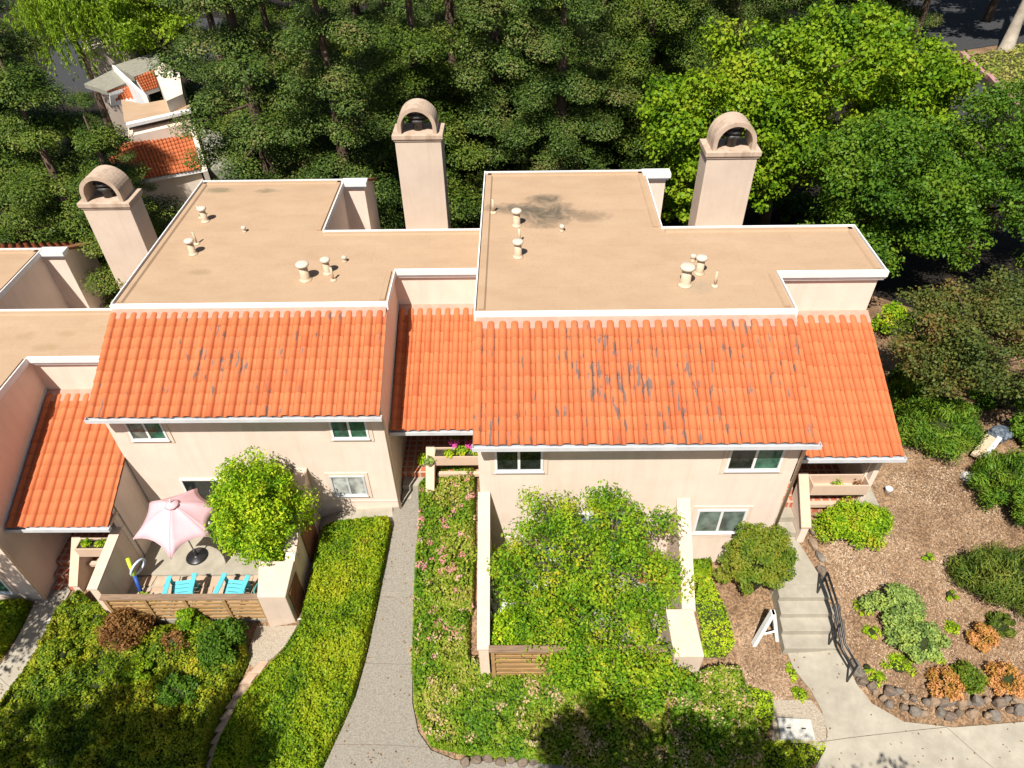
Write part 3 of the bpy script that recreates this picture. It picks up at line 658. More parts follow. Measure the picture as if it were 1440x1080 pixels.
# ------------------------------------------------------------------ porch entries: steps, planter, stair wall
UN = {'R': (-1.009, 13.458, fR+1.15), 'L': (-11.065, 15.669, fL+1.15), 'T': (-21.211, 13.44, fT+1.15)}
WHO = {'R': 'right porch beside the rounded hedge', 'L': 'middle porch above the pink roses', 'T': 'left porch next to the parasol patio'}
for k, (ux, uy, uz) in UN.items():
    xa, xb = ux+HW+.05, ux+8.26
    st = MB(); n = 3
    for i in range(n):
        zt = uz-.2*(i+1)+.0 if i < n else 0
        st.box(xa, xb, uy-1.553-.34*(i+1), uy-1.553-.34*i, uz-1.2, zt)
    tag(st.build('porch_steps', M['brick' if k == 'T' else 'concrete'], at=(xa, uy-2.5, uz-.6)),
        {'R': 'upper concrete steps up to the right porch beside the rounded hedge', 'L': 'concrete steps from the middle path up to the brick porch', 'T': 'red brick steps up to the left porch'}[k], 'steps')
    # planter box raised between the stair wall and the side wall
    px0, px1, py0, py1, pz0, pz1 = ux+8.485, ux+9.95, uy-1.78, uy-1.38, uz+.58, uz+.95
    pl = thing('planter_box', {'R': 'long beige planter box with two small plants, on the right porch', 'L': 'long beige planter box full of green plants, on the middle porch', 'T': 'long beige planter box with small flowering plants, on the left porch'}[k], 'planter', ((px0+px1)/2, py0, uz), 'planter boxes on the porch railings')
    b = MB(); b.box(px0, px1, py0, py0+.035, pz0, pz1).box(px0, px1, py1-.035, py1, pz0, pz1).box(px0, px0+.035, py0+.035, py1-.035, pz0, pz1).box(px1-.035, px1, py0+.035, py1-.035, pz0, pz1)
    b.box(px0+.035, px1-.035, py0+.035, py1-.035, pz0, pz0+.05)
    b.build('box', M['beige'], pl, bevel=.006)
    if k == 'R':
        s = MB()
        for i in range(14): s.box(px0+.10+i*.097, px0+.145+i*.097, py0+.045, py0+.09, pz0+.05, pz0+.17)
        s.build('slat', M['beige'], pl)
    else:
        MB().box(px0+.04, px1-.04, py0+.04, py1-.04, pz0+.06, pz1-.06).build('soil', M['soil'], pl)
    r_ = MB(); r_.box(px0+.04, px1-.06, py0+.04, py0+.16, uz-.0+.02, uz+.14); r_.build('lower_rail', M['beige'], pl)
    for q in range(2):
        s = MB(); s.bar((px1-.12+.12*q, py1+.05, uz), (px1-.05+.12*q, py1-.16, uz+.6), .07, .1) if q == 0 else s.box(px1-.03, px1+.06, py1-.2, py1-.1, uz-.4, uz+.62)
        s.build('post', M['beige'], pl)
    # stair wall with a broad sloping cap
    wx0, wx1 = ux+8.255, ux+8.48
    sw = thing('stair_wall', {'R': 'beige stair wall with sloping cap, left of the rounded hedge', 'L': 'beige stair wall with potted succulents on its cap, right of the middle steps', 'T': 'beige stair wall with sloping cap, right of the red brick steps'}[k], 'low wall', ((wx0+wx1)/2, uy-2.4, uz-.8), 'low walls beside the porch steps')
    MB().prismx([(uy-2.36, uz-1.2), (uy-2.36, uz+.02), (uy-1.38, uz+.90), (uy-1.38, uz-1.2)][::-1], wx0+.02, wx1-.02).build('wall', M['stucco'], sw)
    MB().prismx([(uy-2.40, uz+.0), (uy-2.40, uz+.05), (uy-1.36, uz+.985), (uy-1.36, uz+.92)][::-1], wx0-.03, wx1).build('cap', M['beige'], sw)

# R: landing, lower flight and pad
mbL = MB(); mbL.prismz([(6.36, 9.80), (7.60, 9.80), (7.27, 11.3), (6.43, 11.3)], .5, 1.385); tag(mbL.build('landing', M['concrete']), kind='structure')
st = MB()
for i in range(4):
    y0 = 8.36+.36*i; st.prismz([(6.30+.02*i, y0), (7.70-.03*i, y0), (7.70-.03*(i+1), y0+.36), (6.30+.02*(i+1), y0+.36)], .2, .74+.165*(i+1)-.004*(i == 3))
tag(st.build('garden_steps', M['concrete'], at=(7, 8.4, .7), bevel=.008), 'lower flight of four concrete steps beside the black handrail', 'steps')
gslab('porch_pad', 8.9, 9.6, 11.9, 12.6, 1.5, 1.86, M['concrete'])

# plants in the planters, pots
def small_plant(name, label, cat, p, r, m, n, size, group=None, flat=.8, stem=True):
    V = puffs([p], [r], n/(r*r), size, flat, .2, .6)
    return tag(leaf_obj(name, V, L[m], at=p), label, cat, group)
ux, uy, uz = UN['R']
small_plant('planter_plant', 'small yellow green plant in the middle of the right porch planter', 'plant', (ux+9.22, uy-1.58, uz+.80), .14, 'lemon', 70, .07)
small_plant('planter_plant', 'small dark brown plant at the right end of the right porch planter', 'plant', (ux+9.75, uy-1.58, uz+.80), .13, 'dry', 60, .07)
ux, uy, uz = UN['L']
small_plant('planter_plant', 'bright green plant spilling over the left part of the middle porch planter', 'plant', (ux+8.95, uy-1.66, uz+.98), .17, 'lime', 160, .09)
small_plant('planter_plant', 'tall green plant in the centre of the middle porch planter', 'plant', (ux+9.32, uy-1.58, uz+1.02), .2, 'round', 190, .09)
small_plant('planter_plant', 'green plant with reddish leaves at the right end of the middle porch planter', 'plant', (ux+9.7, uy-1.58, uz+1.0), .18, 'pear', 160, .09)
ux, uy, uz = UN['T']
small_plant('planter_plant', 'yellow flowering plant at the left end of the left porch planter', 'plant', (ux+8.75, uy-1.58, uz+.98), .15, 'lemon', 110, .08)
small_plant('planter_plant', 'green leafy plant in the middle of the left porch planter', 'plant', (ux+9.15, uy-1.58, uz+.98), .15, 'round', 110, .08)
small_plant('planter_plant', 'mixed yellow and green plant at the right end of the left porch planter', 'plant', (ux+9.6, uy-1.58, uz+.98), .15, 'mixed', 110, .08)
def potted(name, label, p, rp, hp, m, r, n, size, pm='pot'):
    t_ = thing(name, label, 'potted plant', p)
    MB().lathe(p, [(rp*.7, 0), (rp*.85, hp*.5), (rp, hp*.9), (rp*1.05, hp), (rp*.8, hp), (rp*.75, hp*.85)], 14).build('pot', M[pm], t_)
    leaf_obj('foliage', puffs([(p[0], p[1], p[2]+hp+r*.5)], [r], n/(r*r), size, .8, .2, .6), L[m], t_); return t_
ux, uy, uz = UN['L']
potted('potted_succulent', 'pale green succulent in a pot on the middle porch stair wall', (ux+8.36, uy-1.8, uz+.62), .09, .12, 'sage', .17, 90, .10)
potted('potted_plant', 'small bright green potted plant on the floor of the middle porch', (ux+8.06, uy-1.25, uz), .11, .2, 'lime', .19, 80, .11)
potted('potted_plant', 'dark potted plant under the middle porch planter', (ux+8.8, uy-2.05, uz-.55), .13, .25, 'mixed', .2, 70, .1, 'rock')
potted('hanging_planter', 'pale hanging pot in the shade of the middle porch', (ux+8.3, uy-.7, uz+1.15), .2, .2, 'redwood', .2, 60, .09)
for i, (dx, dz, lab) in enumerate(((9.1, 1.30, 'left bunch of magenta flowers under the eave of the middle porch'), (9.55, 1.22, 'middle bunch of magenta flowers under the eave of the middle porch'), (9.85, 1.34, 'right bunch of magenta flowers under the eave of the middle porch'))):
    f = thing('hanging_flowers', lab, 'flowers', (ux+dx, uy-1.25, uz+dz-.2), 'flowers hanging in the middle porch')
    leaf_obj('petals', puffs([(ux+dx, uy-1.5, uz+dz-.05)], [.16], 2600, .085, .6, .3, .6), L['magenta'], f)
    leaf_obj('foliage', puffs([(ux+dx, uy-1.3, uz+dz-.15)], [.2], 1500, .08, .7, .3, .5), L['hedge'], f)
ux, uy, uz = UN['T']
potted('potted_succulent', 'dry yellowish plant in a round pot behind the left stair wall', (ux+9.05, uy-2.0, uz-.45), .17, .26, 'straw', .2, 90, .12)

# ------------------------------------------------------------------ middle patio
gslab('patio_floor', -11.13, -6.37, 11.32, 13.18, -.75, -.39, M['concrete'])
pv = MB()
rr = random.Random(3)
x = -10.9
for row in range(3):
    x = -10.95
    while x < -6.7:
        w_ = rr.uniform(.34, .5); y0 = 10.24+.355*row
        q = lambda: rr.uniform(-.035, .035)
        pv.prismz([(x+.02+q(), y0+.02+q()), (x+w_-.02+q(), y0+.02+q()), (x+w_-.02+q(), y0+.34+q()), (x+.02+q(), y0+.34+q())], -.7, -.43+rr.uniform(-.012, .012)); x += w_
M['paver'] = mat('pink_flagstone', (.42, .29, .2), (.55, .40, .29), 2.5, .9, .3, 30)
tag(pv.build('patio_paving', M['paver']), kind='structure')
gslab('patio_bed', -11.13, -6.37, 9.95, 11.318, -.9, -.455, M['concrete'])
# left wall of the patio, with cap
pw = thing('patio_wall', 'beige stucco wall along the left side of the parasol patio', 'wall', (-11.3, 10, -.7), 'patio walls')
MB().prismx([(10.06, -1.2), (10.06, .88), (12.72, 1.25), (12.72, -1.2)][::-1], -11.36, -11.14).build('wall', M['stucco_patio'], pw)
MB().prismx([(10.03, .882), (10.03, .94), (12.716, 1.32), (12.716, 1.255)][::-1], -11.40, -11.12).build('cap', M['chimney'], pw)
# right wall, pillar and grille
pw = thing('patio_wall', 'tall beige stucco wall sloping down to a pillar with a grille, right of the lemon tree', 'wall', (-6.4, 10, -.5), 'patio walls')
MB().prismx([(10.72, -.9), (10.72, 1.0), (13.15, 2.05), (13.15, -.9)][::-1], -6.36, -6.10).build('wall', M['stucco_patio'], pw)
MB().prismx([(11.0, 1.15), (11.0, 1.2), (13.14, 2.13), (13.14, 2.057)][::-1], -6.40, -6.06).build('cap', M['chimney'], pw)
pb = MB(); pb.hexa([(-6.86, 9.75, -.9), (-6.10, 9.75, -.9), (-6.06, 10.72, -.9), (-6.98, 10.72, -.9), (-6.83, 9.76, .98), (-6.10, 9.76, .98), (-6.07, 10.72, 1.16), (-7.0, 10.72, 1.16)])
pil = pb.build('pillar', M['chimney'], pw, bevel=.02)
gr = MB(); gx0 = -6.075
gr.box(gx0-.02, gx0+.025, 9.92, 10.60, .78, .84).box(gx0-.02, gx0+.025, 9.92, 10.60, -.36, -.30).box(gx0-.02, gx0+.025, 9.92, 9.98, -.30, .78).box(gx0-.02, gx0+.025, 10.54, 10.60, -.30, .78)
for i in range(11): gr.bar((gx0+.008, 9.98, -.25+.095*i), (gx0+.008, 10.54, -.25+.095*i), .02, .05)
gr.build('grille', M['coping'], pil)
MB().tube([(-5.98, 9.72, -.35), (-5.98, 9.72, -.05), (-5.90, 9.70, .0), (-5.84, 9.68, -.06)], .025, 8).build('tap', M['white'], pil)
MB().box(-6.12, -6.055, 11.6, 12.5, -.2, 1.1).build('shutter', M['coping'], pw)
# slatted wooden fence in front of the patio
def slat_fence(label, x0, x1, y, z0, z1, nslat, posts):
    t_ = thing('slat_fence', label, 'fence', ((x0+x1)/2, y, z0), 'wooden slat fences')
    for a, b in zip(posts[:-1], posts[1:]):
        s = MB(); h = (z1-z0)/nslat
        for i in range(nslat): s.box(a+.045, b-.045, y-.018, y+.018, z0+h*i+.02, z0+h*i+h*.62)
        s.build('slat_panel', M['oldwood'], t_)
    for a in posts: MB().box(a-.044, a+.044, y-.044, y+.044, z0-.3, z1-.012).build('post', M['oldwood'], t_)
    MB().box(x0-.03, x1+.0, y-.085, y+.085, z1-.01, z1+.035).build('cap', M['capwood'], t_, bevel=.008); return t_
slat_fence('weathered brown slat fence in front of the parasol patio', -11.10, -6.9, 9.98, -.62, .62, 7, [-11.05, -10.0, -8.95, -7.9, -6.95])
slat_fence('short brown slat fence end showing left of the leafy pear tree', -.76, 3.3, 7.92, .3, 1.75, 7, [-.70, .65, 2.0, 3.25])

# parasol
uo = (-9.55, 11.93, -.39)
um = thing('parasol', 'pale pink market parasol tilted over the patio', 'parasol', uo)
MB().lathe(uo, [(.30, 0), (.31, .03), (.28, .06), (.10, .09), (.05, .12), (.045, .32)], 24).build('base', M['black'], um)
tip = Vector((-9.30, 11.72, 2.32)); 
MB().tube([(uo[0], uo[1], uo[2]+.1), (uo[0]+.02, uo[1]-.02, 1.2), (tip.x, tip.y, tip.z-.02)], .022, 8).build('pole', M['gutter'], um)
tips = [Vector(p) for p in (onz(187, 758, 1.78), onz(240, 786, 1.62), onz(297, 755, 1.62), onz(277, 687, 1.80), onz(210, 707, 1.9))]
tips = [tips[0], tips[1], tips[2], (tips[2]+tips[3])*.5+Vector((.42, .12, .05)), tips[3], tips[4]]
cv = MB(); nseg = 6
def can(side):
    vs = []; ctr = tip
    a, b = tips[side], tips[(side+1) % 6]; mid = (a+b)/2
    for i in range(nseg+1):
        t1 = i/nseg
        for j in range(7):
            s = j/6
            e = a.lerp(b, s); e = e+(ctr-mid)*(.16*4*s*(1-s))
            p = ctr.lerp(e, t1); p = p+Vector((0, 0, 1))*(.10*math.sin(PI*t1)*(1-.9*4*s*(1-s)*.6)); vs.append(p)
    fs = [(i*7+j, i*7+j+1, (i+1)*7+j+1, (i+1)*7+j) for i in range(nseg) for j in range(6)]
    cv.add(vs, fs, True)
for q in range(6): can(q)
co = cv.build('canopy', M['pink'], um)
sd = co.modifiers.new('thick', 'SOLIDIFY'); sd.thickness = .012
MB().lathe((tip.x, tip.y, tip.z-.03), [(.19, 0), (.16, .05), (.06, .10), (.02, .11)], 12).build('vent_flap', M['pink'], um)
MB().tube([(tip.x, tip.y, tip.z+.05), (tip.x+.01, tip.y, tip.z+.2)], [.03, .015], 8).build('finial', M['gutter'], um)
for q in range(6):
    MB().tube([tip+Vector((0, 0, -.12)), tips[q]+Vector((0, 0, -.03))], .012, 6).build('rib', M['gutter'], um)

# patio chairs
def patio_chair(label, loc, rz):
    t_ = thing('patio_chair', label, 'chair', loc, 'turquoise patio chairs', rz)
    def pt(nm, f): 
        m_ = MB(); f(m_); o = m_.build(nm, M['turq'], t_, local=True, bevel=.006); return o
    pt('seat', lambda m_: [m_.hexa([(-.26, -.26+.11*i, .36-.025*i), (.26, -.26+.11*i, .36-.025*i), (.26, -.165+.11*i, .34-.025*i), (-.26, -.165+.11*i, .34-.025*i), (-.26, -.26+.11*i, .385-.025*i), (.26, -.26+.11*i, .385-.025*i), (.26, -.165+.11*i, .365-.025*i), (-.26, -.165+.11*i, .365-.025*i)]) for i in range(5)])
    pt('backrest', lambda m_: [m_.bar((-.21+.105*i, .26, .24), (-.25+.125*i, .60, .88+.05*math.sin(PI*(i+.5)/5)), .095, .02, up=(1, 0, 0)) if False else m_.hexa([(-.255+.105*i, .25, .24), (-.165+.105*i, .25, .24), (-.165+.105*i, .275, .23), (-.255+.105*i, .275, .23), (-.29+.12*i, .58, .86+.05*math.sin(PI*(i+.5)/5)), (-.185+.12*i, .58, .86+.05*math.sin(PI*(i+.5)/5)), (-.185+.12*i, .605, .85+.05*math.sin(PI*(i+.5)/5)), (-.29+.12*i, .605, .85+.05*math.sin(PI*(i+.5)/5))]) for i in range(5)])
    for sx in (-1, 1):
        pt('armrest', lambda m_: m_.box(sx*.34-.07, sx*.34+.07, -.34, .44, .54, .565))
        pt('leg', lambda m_: m_.box(sx*.30-.02, sx*.30+.02, -.28, -.18, 0, .538))
        pt('leg', lambda m_: m_.bar((sx*.285, -.20, .33), (sx*.285, .62, .04), .03, .09))
    return t_
patio_chair('left turquoise slatted chair behind the wooden fence', (-9.45, 10.66, -.43), PI+.12)
patio_chair('right turquoise slatted chair behind the wooden fence', (-8.0, 10.66, -.43), PI-.1)
# toys against the left wall
p0, p1 = Vector((-10.98, 11.25, .55)), Vector((-10.70, 10.72, -.36))
pn = thing('pool_noodle', 'lime green and blue foam noodle leaning on the patio wall', 'pool toy', (p1.x, p1.y, -.39))
mid = p0.lerp(p1, .5)
MB().tube([p0, mid], .055, 10).build('lime_half', M['lime'], pn); MB().tube([mid, p1], .055, 10).build('blue_half', M['blue'], pn)
rg = MB(); c0 = Vector((-10.80, 11.2, .18)); pts = []
for i in range(25):
    a = 2*PI*i/24; pts.append(c0+Vector((.10*math.cos(a)+.05*math.sin(a), .22*math.cos(a), .22*math.sin(a))))
rg.tube(pts, .035, 8, cap=False)
tag(rg.build('swim_ring', M['ring'], at=tuple(c0)), 'pale blue and white ring hung by the lime noodle on the patio wall', 'pool toy')
bl = MB(); bl.lathe((-10.25, 10.62, -.44), [(.01, 0), (.06, .015), (.085, .07), (.06, .13), (.01, .15)], 14); tag(bl.build('ball', M['white'], at=(-10.25, 10.62, -.44)), 'small white ball in the corner of the parasol patio', 'ball')
V = puffs([(-10.55, 10.5, -.28), (-10.3, 10.42, -.32)], [.2, .16], 2600, .1, .7, .1, .6); tag(leaf_obj('patio_fern', V, L['round'], at=(-10.5, 10.5, -.45)), 'small dark green plant at the foot of the lime noodle', 'plant')
hs = MB(); hs.tube([(-7.35, 10.95, -.35), (-7.45, 10.9, -.2), (-7.5, 10.7, -.25), (-7.42, 10.5, -.41), (-7.2, 10.4, -.41)], .018, 7); tag(hs.build('garden_hose', M['hose'], at=(-7.4, 10.8, -.39)), 'turquoise hose curling on the patio by the pillar', 'hose')
for i, (x_, y_, m_, lab) in enumerate(((-8.85, 10.2, 'lime', 'lime green plastic toy lying behind the wooden fence'), (-8.45, 10.2, 'cloth', 'pale blue plastic toy lying behind the wooden fence'))):
    tb = MB(); tb.lathe((x_, y_, -.47), [(.10, 0), (.13, .03), (.11, .10), (.07, .15), (.05, .16)], 12); tag(tb.build('toy', M[m_], at=(x_, y_, -.47)), lab, 'toy')

# ------------------------------------------------------------------ right patio
gslab('patio_floor', -.76, 3.74, 8.1, 10.97, .2, .84, M['concrete'])
pw = thing('patio_wall', 'long beige stucco wall running out from the right townhouse, left of the pear tree', 'wall', (-.92, 8, .3), 'patio walls')
MB().prismx([(7.98, -.2), (7.98, 1.62), (10.94, 3.62), (10.94, -.2)][::-1], -1.03, -.80).build('wall', M['stucco_patio'], pw)
MB().prismx([(7.95, 1.622), (7.95, 1.69), (10.94, 3.70), (10.94, 3.625)][::-1], -1.06, -.77).build('cap', M['chimney'], pw)
pw = thing('patio_wall', 'beige stucco wall with a broad block end, right of the pear tree', 'wall', (3.8, 8, .3), 'patio walls')
MB().prismx([(8.84, -.2), (8.84, 1.72), (10.94, 3.34), (10.94, -.2)][::-1], 3.82, 4.08).build('wall', M['stucco_patio'], pw)
MB().prismx([(8.84, 1.722), (8.84, 1.79), (10.94, 3.42), (10.94, 3.345)][::-1], 3.79, 4.11).build('cap', M['chimney'], pw)
MB().hexa([(3.42, 7.70, -.2), (4.06, 7.70, -.2), (4.02, 8.84, -.2), (3.40, 8.84, -.2), (3.42, 7.72, 1.78), (4.10, 7.72, 1.78), (4.04, 8.838, 1.90), (3.39, 8.838, 1.90)]).build('block', M['chimney'], pw, bevel=.02)
bn = thing('garden_bench', 'white slatted bench half hidden beside the left patio wall under the pear tree', 'bench', (-.45, 9.4, .84))
for i in range(6): MB().box(-.70+.09*i, -.63+.09*i, 8.8, 10.0, 1.24, 1.27).build('slat', M['white'], bn)
for i in range(4): MB().bar((-.72, 8.86+.36*i, 1.27), (-.765, 8.86+.36*i, 1.75), .05, .03).build('back_slat', M['white'], bn)
for (a, b_) in ((-.68, 8.85), (-.68, 9.95), (-.2, 8.85), (-.2, 9.95)): MB().box(a-.025, a+.025, b_-.025, b_+.025, .84, 1.238).build('leg', M['white'], bn)
tb = thing('patio_table', 'round pale table glimpsed through the pear tree leaves', 'table', (.35, 10.0, .84))
MB().lathe((.35, 10.0, 1.52), [(.44, 0), (.45, .02), (.44, .04)], 24).build('tabletop', M['white'], tb); MB().lathe((.35, 10.0, .84), [(.22, 0), (.2, .03), (.04, .06), (.035, .679)], 14).build('pedestal', M['white'], tb)
wl = thing('wall_lamp', 'small dark wall lamp right of the glass door behind the pear tree', 'lamp', (2.92, 10.9, 2.75))
MB().box(2.80, 3.0, 10.84, 10.945, 2.55, 2.90).build('housing', M['flue'], wl); MB().box(2.83, 2.97, 10.78, 10.838, 2.58, 2.82).build('shade', M['gutter'], wl)

# handrail
hr = thing('handrail', 'black metal handrail beside the concrete garden steps', 'handrail', (7.75, 8.6, .7))
top = [Vector(onz(1164, 806, 2.28)), Vector(onz(1178, 850, 2.1)), Vector(onz(1188, 905, 1.68)), Vector(onz(1206, 937, 1.55))]
for off in (0, -.22): MB().tube([p+Vector((0, 0, off)) for p in top], .028, 8).build('rail', M['black'], hr)
for p in (top[0], top[1].lerp(top[2], .5), top[3]): MB().tube([p+Vector((0, .02, .0)), (p.x-.0, p.y+.02, float(gz(p.x, p.y))-.1)], .026, 8).build('post', M['black'], hr)
# A-frame sign seen edge-on
f1, f2 = gp(1060, 906), gp(1092, 899); ap = Vector((f1+f2)/2)+Vector((-.07, .08, 1.25)); f1 = Vector(f1); f2 = Vector(f2)
sg = thing('a_frame_sign', 'white folding A-frame sign standing beside the steps', 'sign', ((f1+f2)/2))
for a in (f1, f2):
    n_ = Vector((ap.x-a.x, 0, 0)).normalized()
    t0 = ap+Vector(((a.x-ap.x)*.03, 0, 0)); b_ = MB()
    w2 = Vector((0, .07, 0)); th = Vector((.045 if a is f1 else -.045, 0, 0))
    b_.hexa([a-w2-th, a-w2+th, a+w2+th, a+w2-th, t0-w2-th, t0-w2+th, t0+w2+th, t0+w2-th]); b_.build('panel', M['white'], sg, bevel=.006)
MB().bar(f1.lerp(ap, .45)+Vector((.02, -.1, 0)), f2.lerp(ap, .45)+Vector((-.02, -.1, 0)), .04, .03).build('brace', M['white'], sg)

# utility box, cup, rocks, boards
q = [gp(u, v) for u, v in ((1096, 1042), (1146, 1042), (1139, 1012), (1091, 1012))]
zc = max(p[2] for p in q)+.05
ub = thing('utility_box', 'pale concrete utility box lid set in gravel at the bottom of the photo', 'utility box', tuple(np.mean(q, 0)))
MB().prismz([(p[0], p[1]) for p in q], zc-.25, zc).build('lid', M['lidcon'], ub, bevel=.015)
for s_ in (.28, .72):
    c = Vector(q[0]).lerp(Vector(q[1]), s_).lerp(Vector(q[3]).lerp(Vector(q[2]), s_), .5); MB().box(c.x-.05, c.x+.05, c.y-.015, c.y+.015, zc, zc+.006).build('handle_slot', M['flue'], ub)
p = gp(1247, 694); tag(MB().lathe(p, [(.07, 0), (.09, .2), (.1, .22), (.085, .22), (.06, .03)], 14).build('cup', M['white'], at=tuple(p)), 'white plastic cup on the bark mulch', 'cup')
def rock(name, p, r, label, cat, group=None, m='rock', flat=.7, seed=0):
    rg_ = np.random.default_rng(seed); import bmesh
    bm = bmesh.new(); bmesh.ops.create_icosphere(bm, subdivisions=2, radius=1)
    for v in bm.verts: v.co = Vector([math.copysign(abs(q)**.75, q) for q in v.co])*(1+rg_.normal()*.06)
    k = rg_.normal(size=(5, 3)); 
    for v in bm.verts:
        d = 1+.075*sum(math.sin(1.7*(v.co.x*a+v.co.y*b+v.co.z*c)) for a, b, c in k); v.co *= d
        v.co = Vector((v.co.x*r[0], v.co.y*r[1], v.co.z*r[2]))
    bmesh.ops.rotate(bm, verts=bm.verts, matrix=Matrix.Rotation(rg_.uniform(-.5, .5), 3, 'Z'))
    me = bpy.data.meshes.new(name); bm.to_mesh(me); bm.free(); me.materials.append(M[m])
    o = bpy.data.objects.new(name, me); C.objects.link(o); o.location = p; return tag(o, label, cat, group)
p = gp(1361, 671); rock('pale_stone', p+np.array([0, 0, .05]), (.2, .16, .14), 'pale stone on the mulch below the white boards', 'stone', m='lidcon', seed=4)
p = gp(79, 876); rock('white_stone', p+np.array([0, 0, .06]), (.19, .17, .16), 'white stone at the edge of the left path', 'stone', m='lidcon', seed=9)
# stone border of the mulch bed
edge = [(1141, 745), (1143, 765), (1150, 785), (1158, 810), (1166, 835), (1174, 862), (1181, 888), (1189, 912), (1200, 942), (1213, 962), (1230, 978), (1250, 990), (1272, 998), (1296, 1003), (1320, 1006), (1345, 1008), (1370, 1008), (1395, 1006), (1420, 1003), (1445, 1000)]
edge2 = [(1207, 950), (1222, 968), (1240, 982), (1286, 1004), (1333, 1009), (1383, 1010), (1432, 1003), (1250, 972), (1273, 984), (1298, 990), (1322, 991), (1348, 992), (1373, 990), (1398, 990), (1421, 987), (1262, 978), (1285, 985), (1308, 988), (1335, 990), (1360, 990), (1386, 988), (1410, 985), (1432, 983)]
for i, (u, v) in enumerate(edge+edge2):
    p = gp(u, v); s_ = random.uniform(.65, 1.25)
    up = i < 9
    rock('border_stone', p+np.array([random.uniform(-.06, .06), random.uniform(-.05, .05), .07 if i < len(edge) else .12]), ((.12 if up else .115)*s_, (.24 if up else .09)*s_, .125*s_), 'rough brown stone of the dry border between the path and the mulch bed', 'stone', 'stones bordering the mulch bed', seed=30+i, m=('rock', 'rock_tan', 'rock_grey')[(i*7) % 3])
for i in range(7):
    u, v = 655+i*16, 1071+random.uniform(-3, 3); p = gp(u, v)
    rock('kerb_stone', p+np.array([0, 0, .05]), (.12, .1, .12), 'small grey stone below the pink flowering bed at the bottom edge of the photo', 'stone', 'small stones at the bottom of the rose bed', seed=80+i)
# discarded boards and tarp
bd = thing('white_board', 'white board lying beside the rosemary shrub at the right edge', 'board', gp(1385, 640)); a, b_ = Vector(gp(1377, 655))+Vector((0, 0, .2)), Vector(gp(1398, 628))+Vector((0, 0, .35))
MB().bar(a, b_, .12, .1).build('plank', M['white'], bd)
bd = thing('cream_board', 'broad cream board lying left of the white board at the right edge', 'board', gp(1375, 640)); a, b_ = Vector(gp(1369, 649))+Vector((0, 0, .2)), Vector(gp(1388, 625))+Vector((0, 0, .3))
MB().bar(a, b_, .3, .1).build('plank', M['vent'], bd)
p = gp(1402, 620); rock('tarp', p+np.array([0, 0, .3]), (.32, .26, .18), 'crumpled blue and white tarp behind the boards at the right edge', 'tarp', m='cloth', seed=12)
# flagstone edging between the two lower left beds
for i, (u, v) in enumerate(((366, 940), (352, 955), (343, 972), (333, 988), (325, 1004), (317, 1021), (311, 1038), (305, 1056), (300, 1074))):
    p = gp(u, v); s_ = MB(); a = random.uniform(-.1, .1)
    hw, hl = random.uniform(.12, .16), .17
    pts = [(p[0]+x_*hw+y_*.08, p[1]+y_*hl) for x_, y_ in ((-1, -1), (1, -.9), (1, .95), (-.9, 1))]
    s_.prismz(pts, p[2]-.1, p[2]+.09); tag(s_.build('edging_stone', M['paver'], at=tuple(p), bevel=.015), 'flat pinkish edging stone in the row between the two lower left beds', 'stone', 'edging stones between the lower left beds')

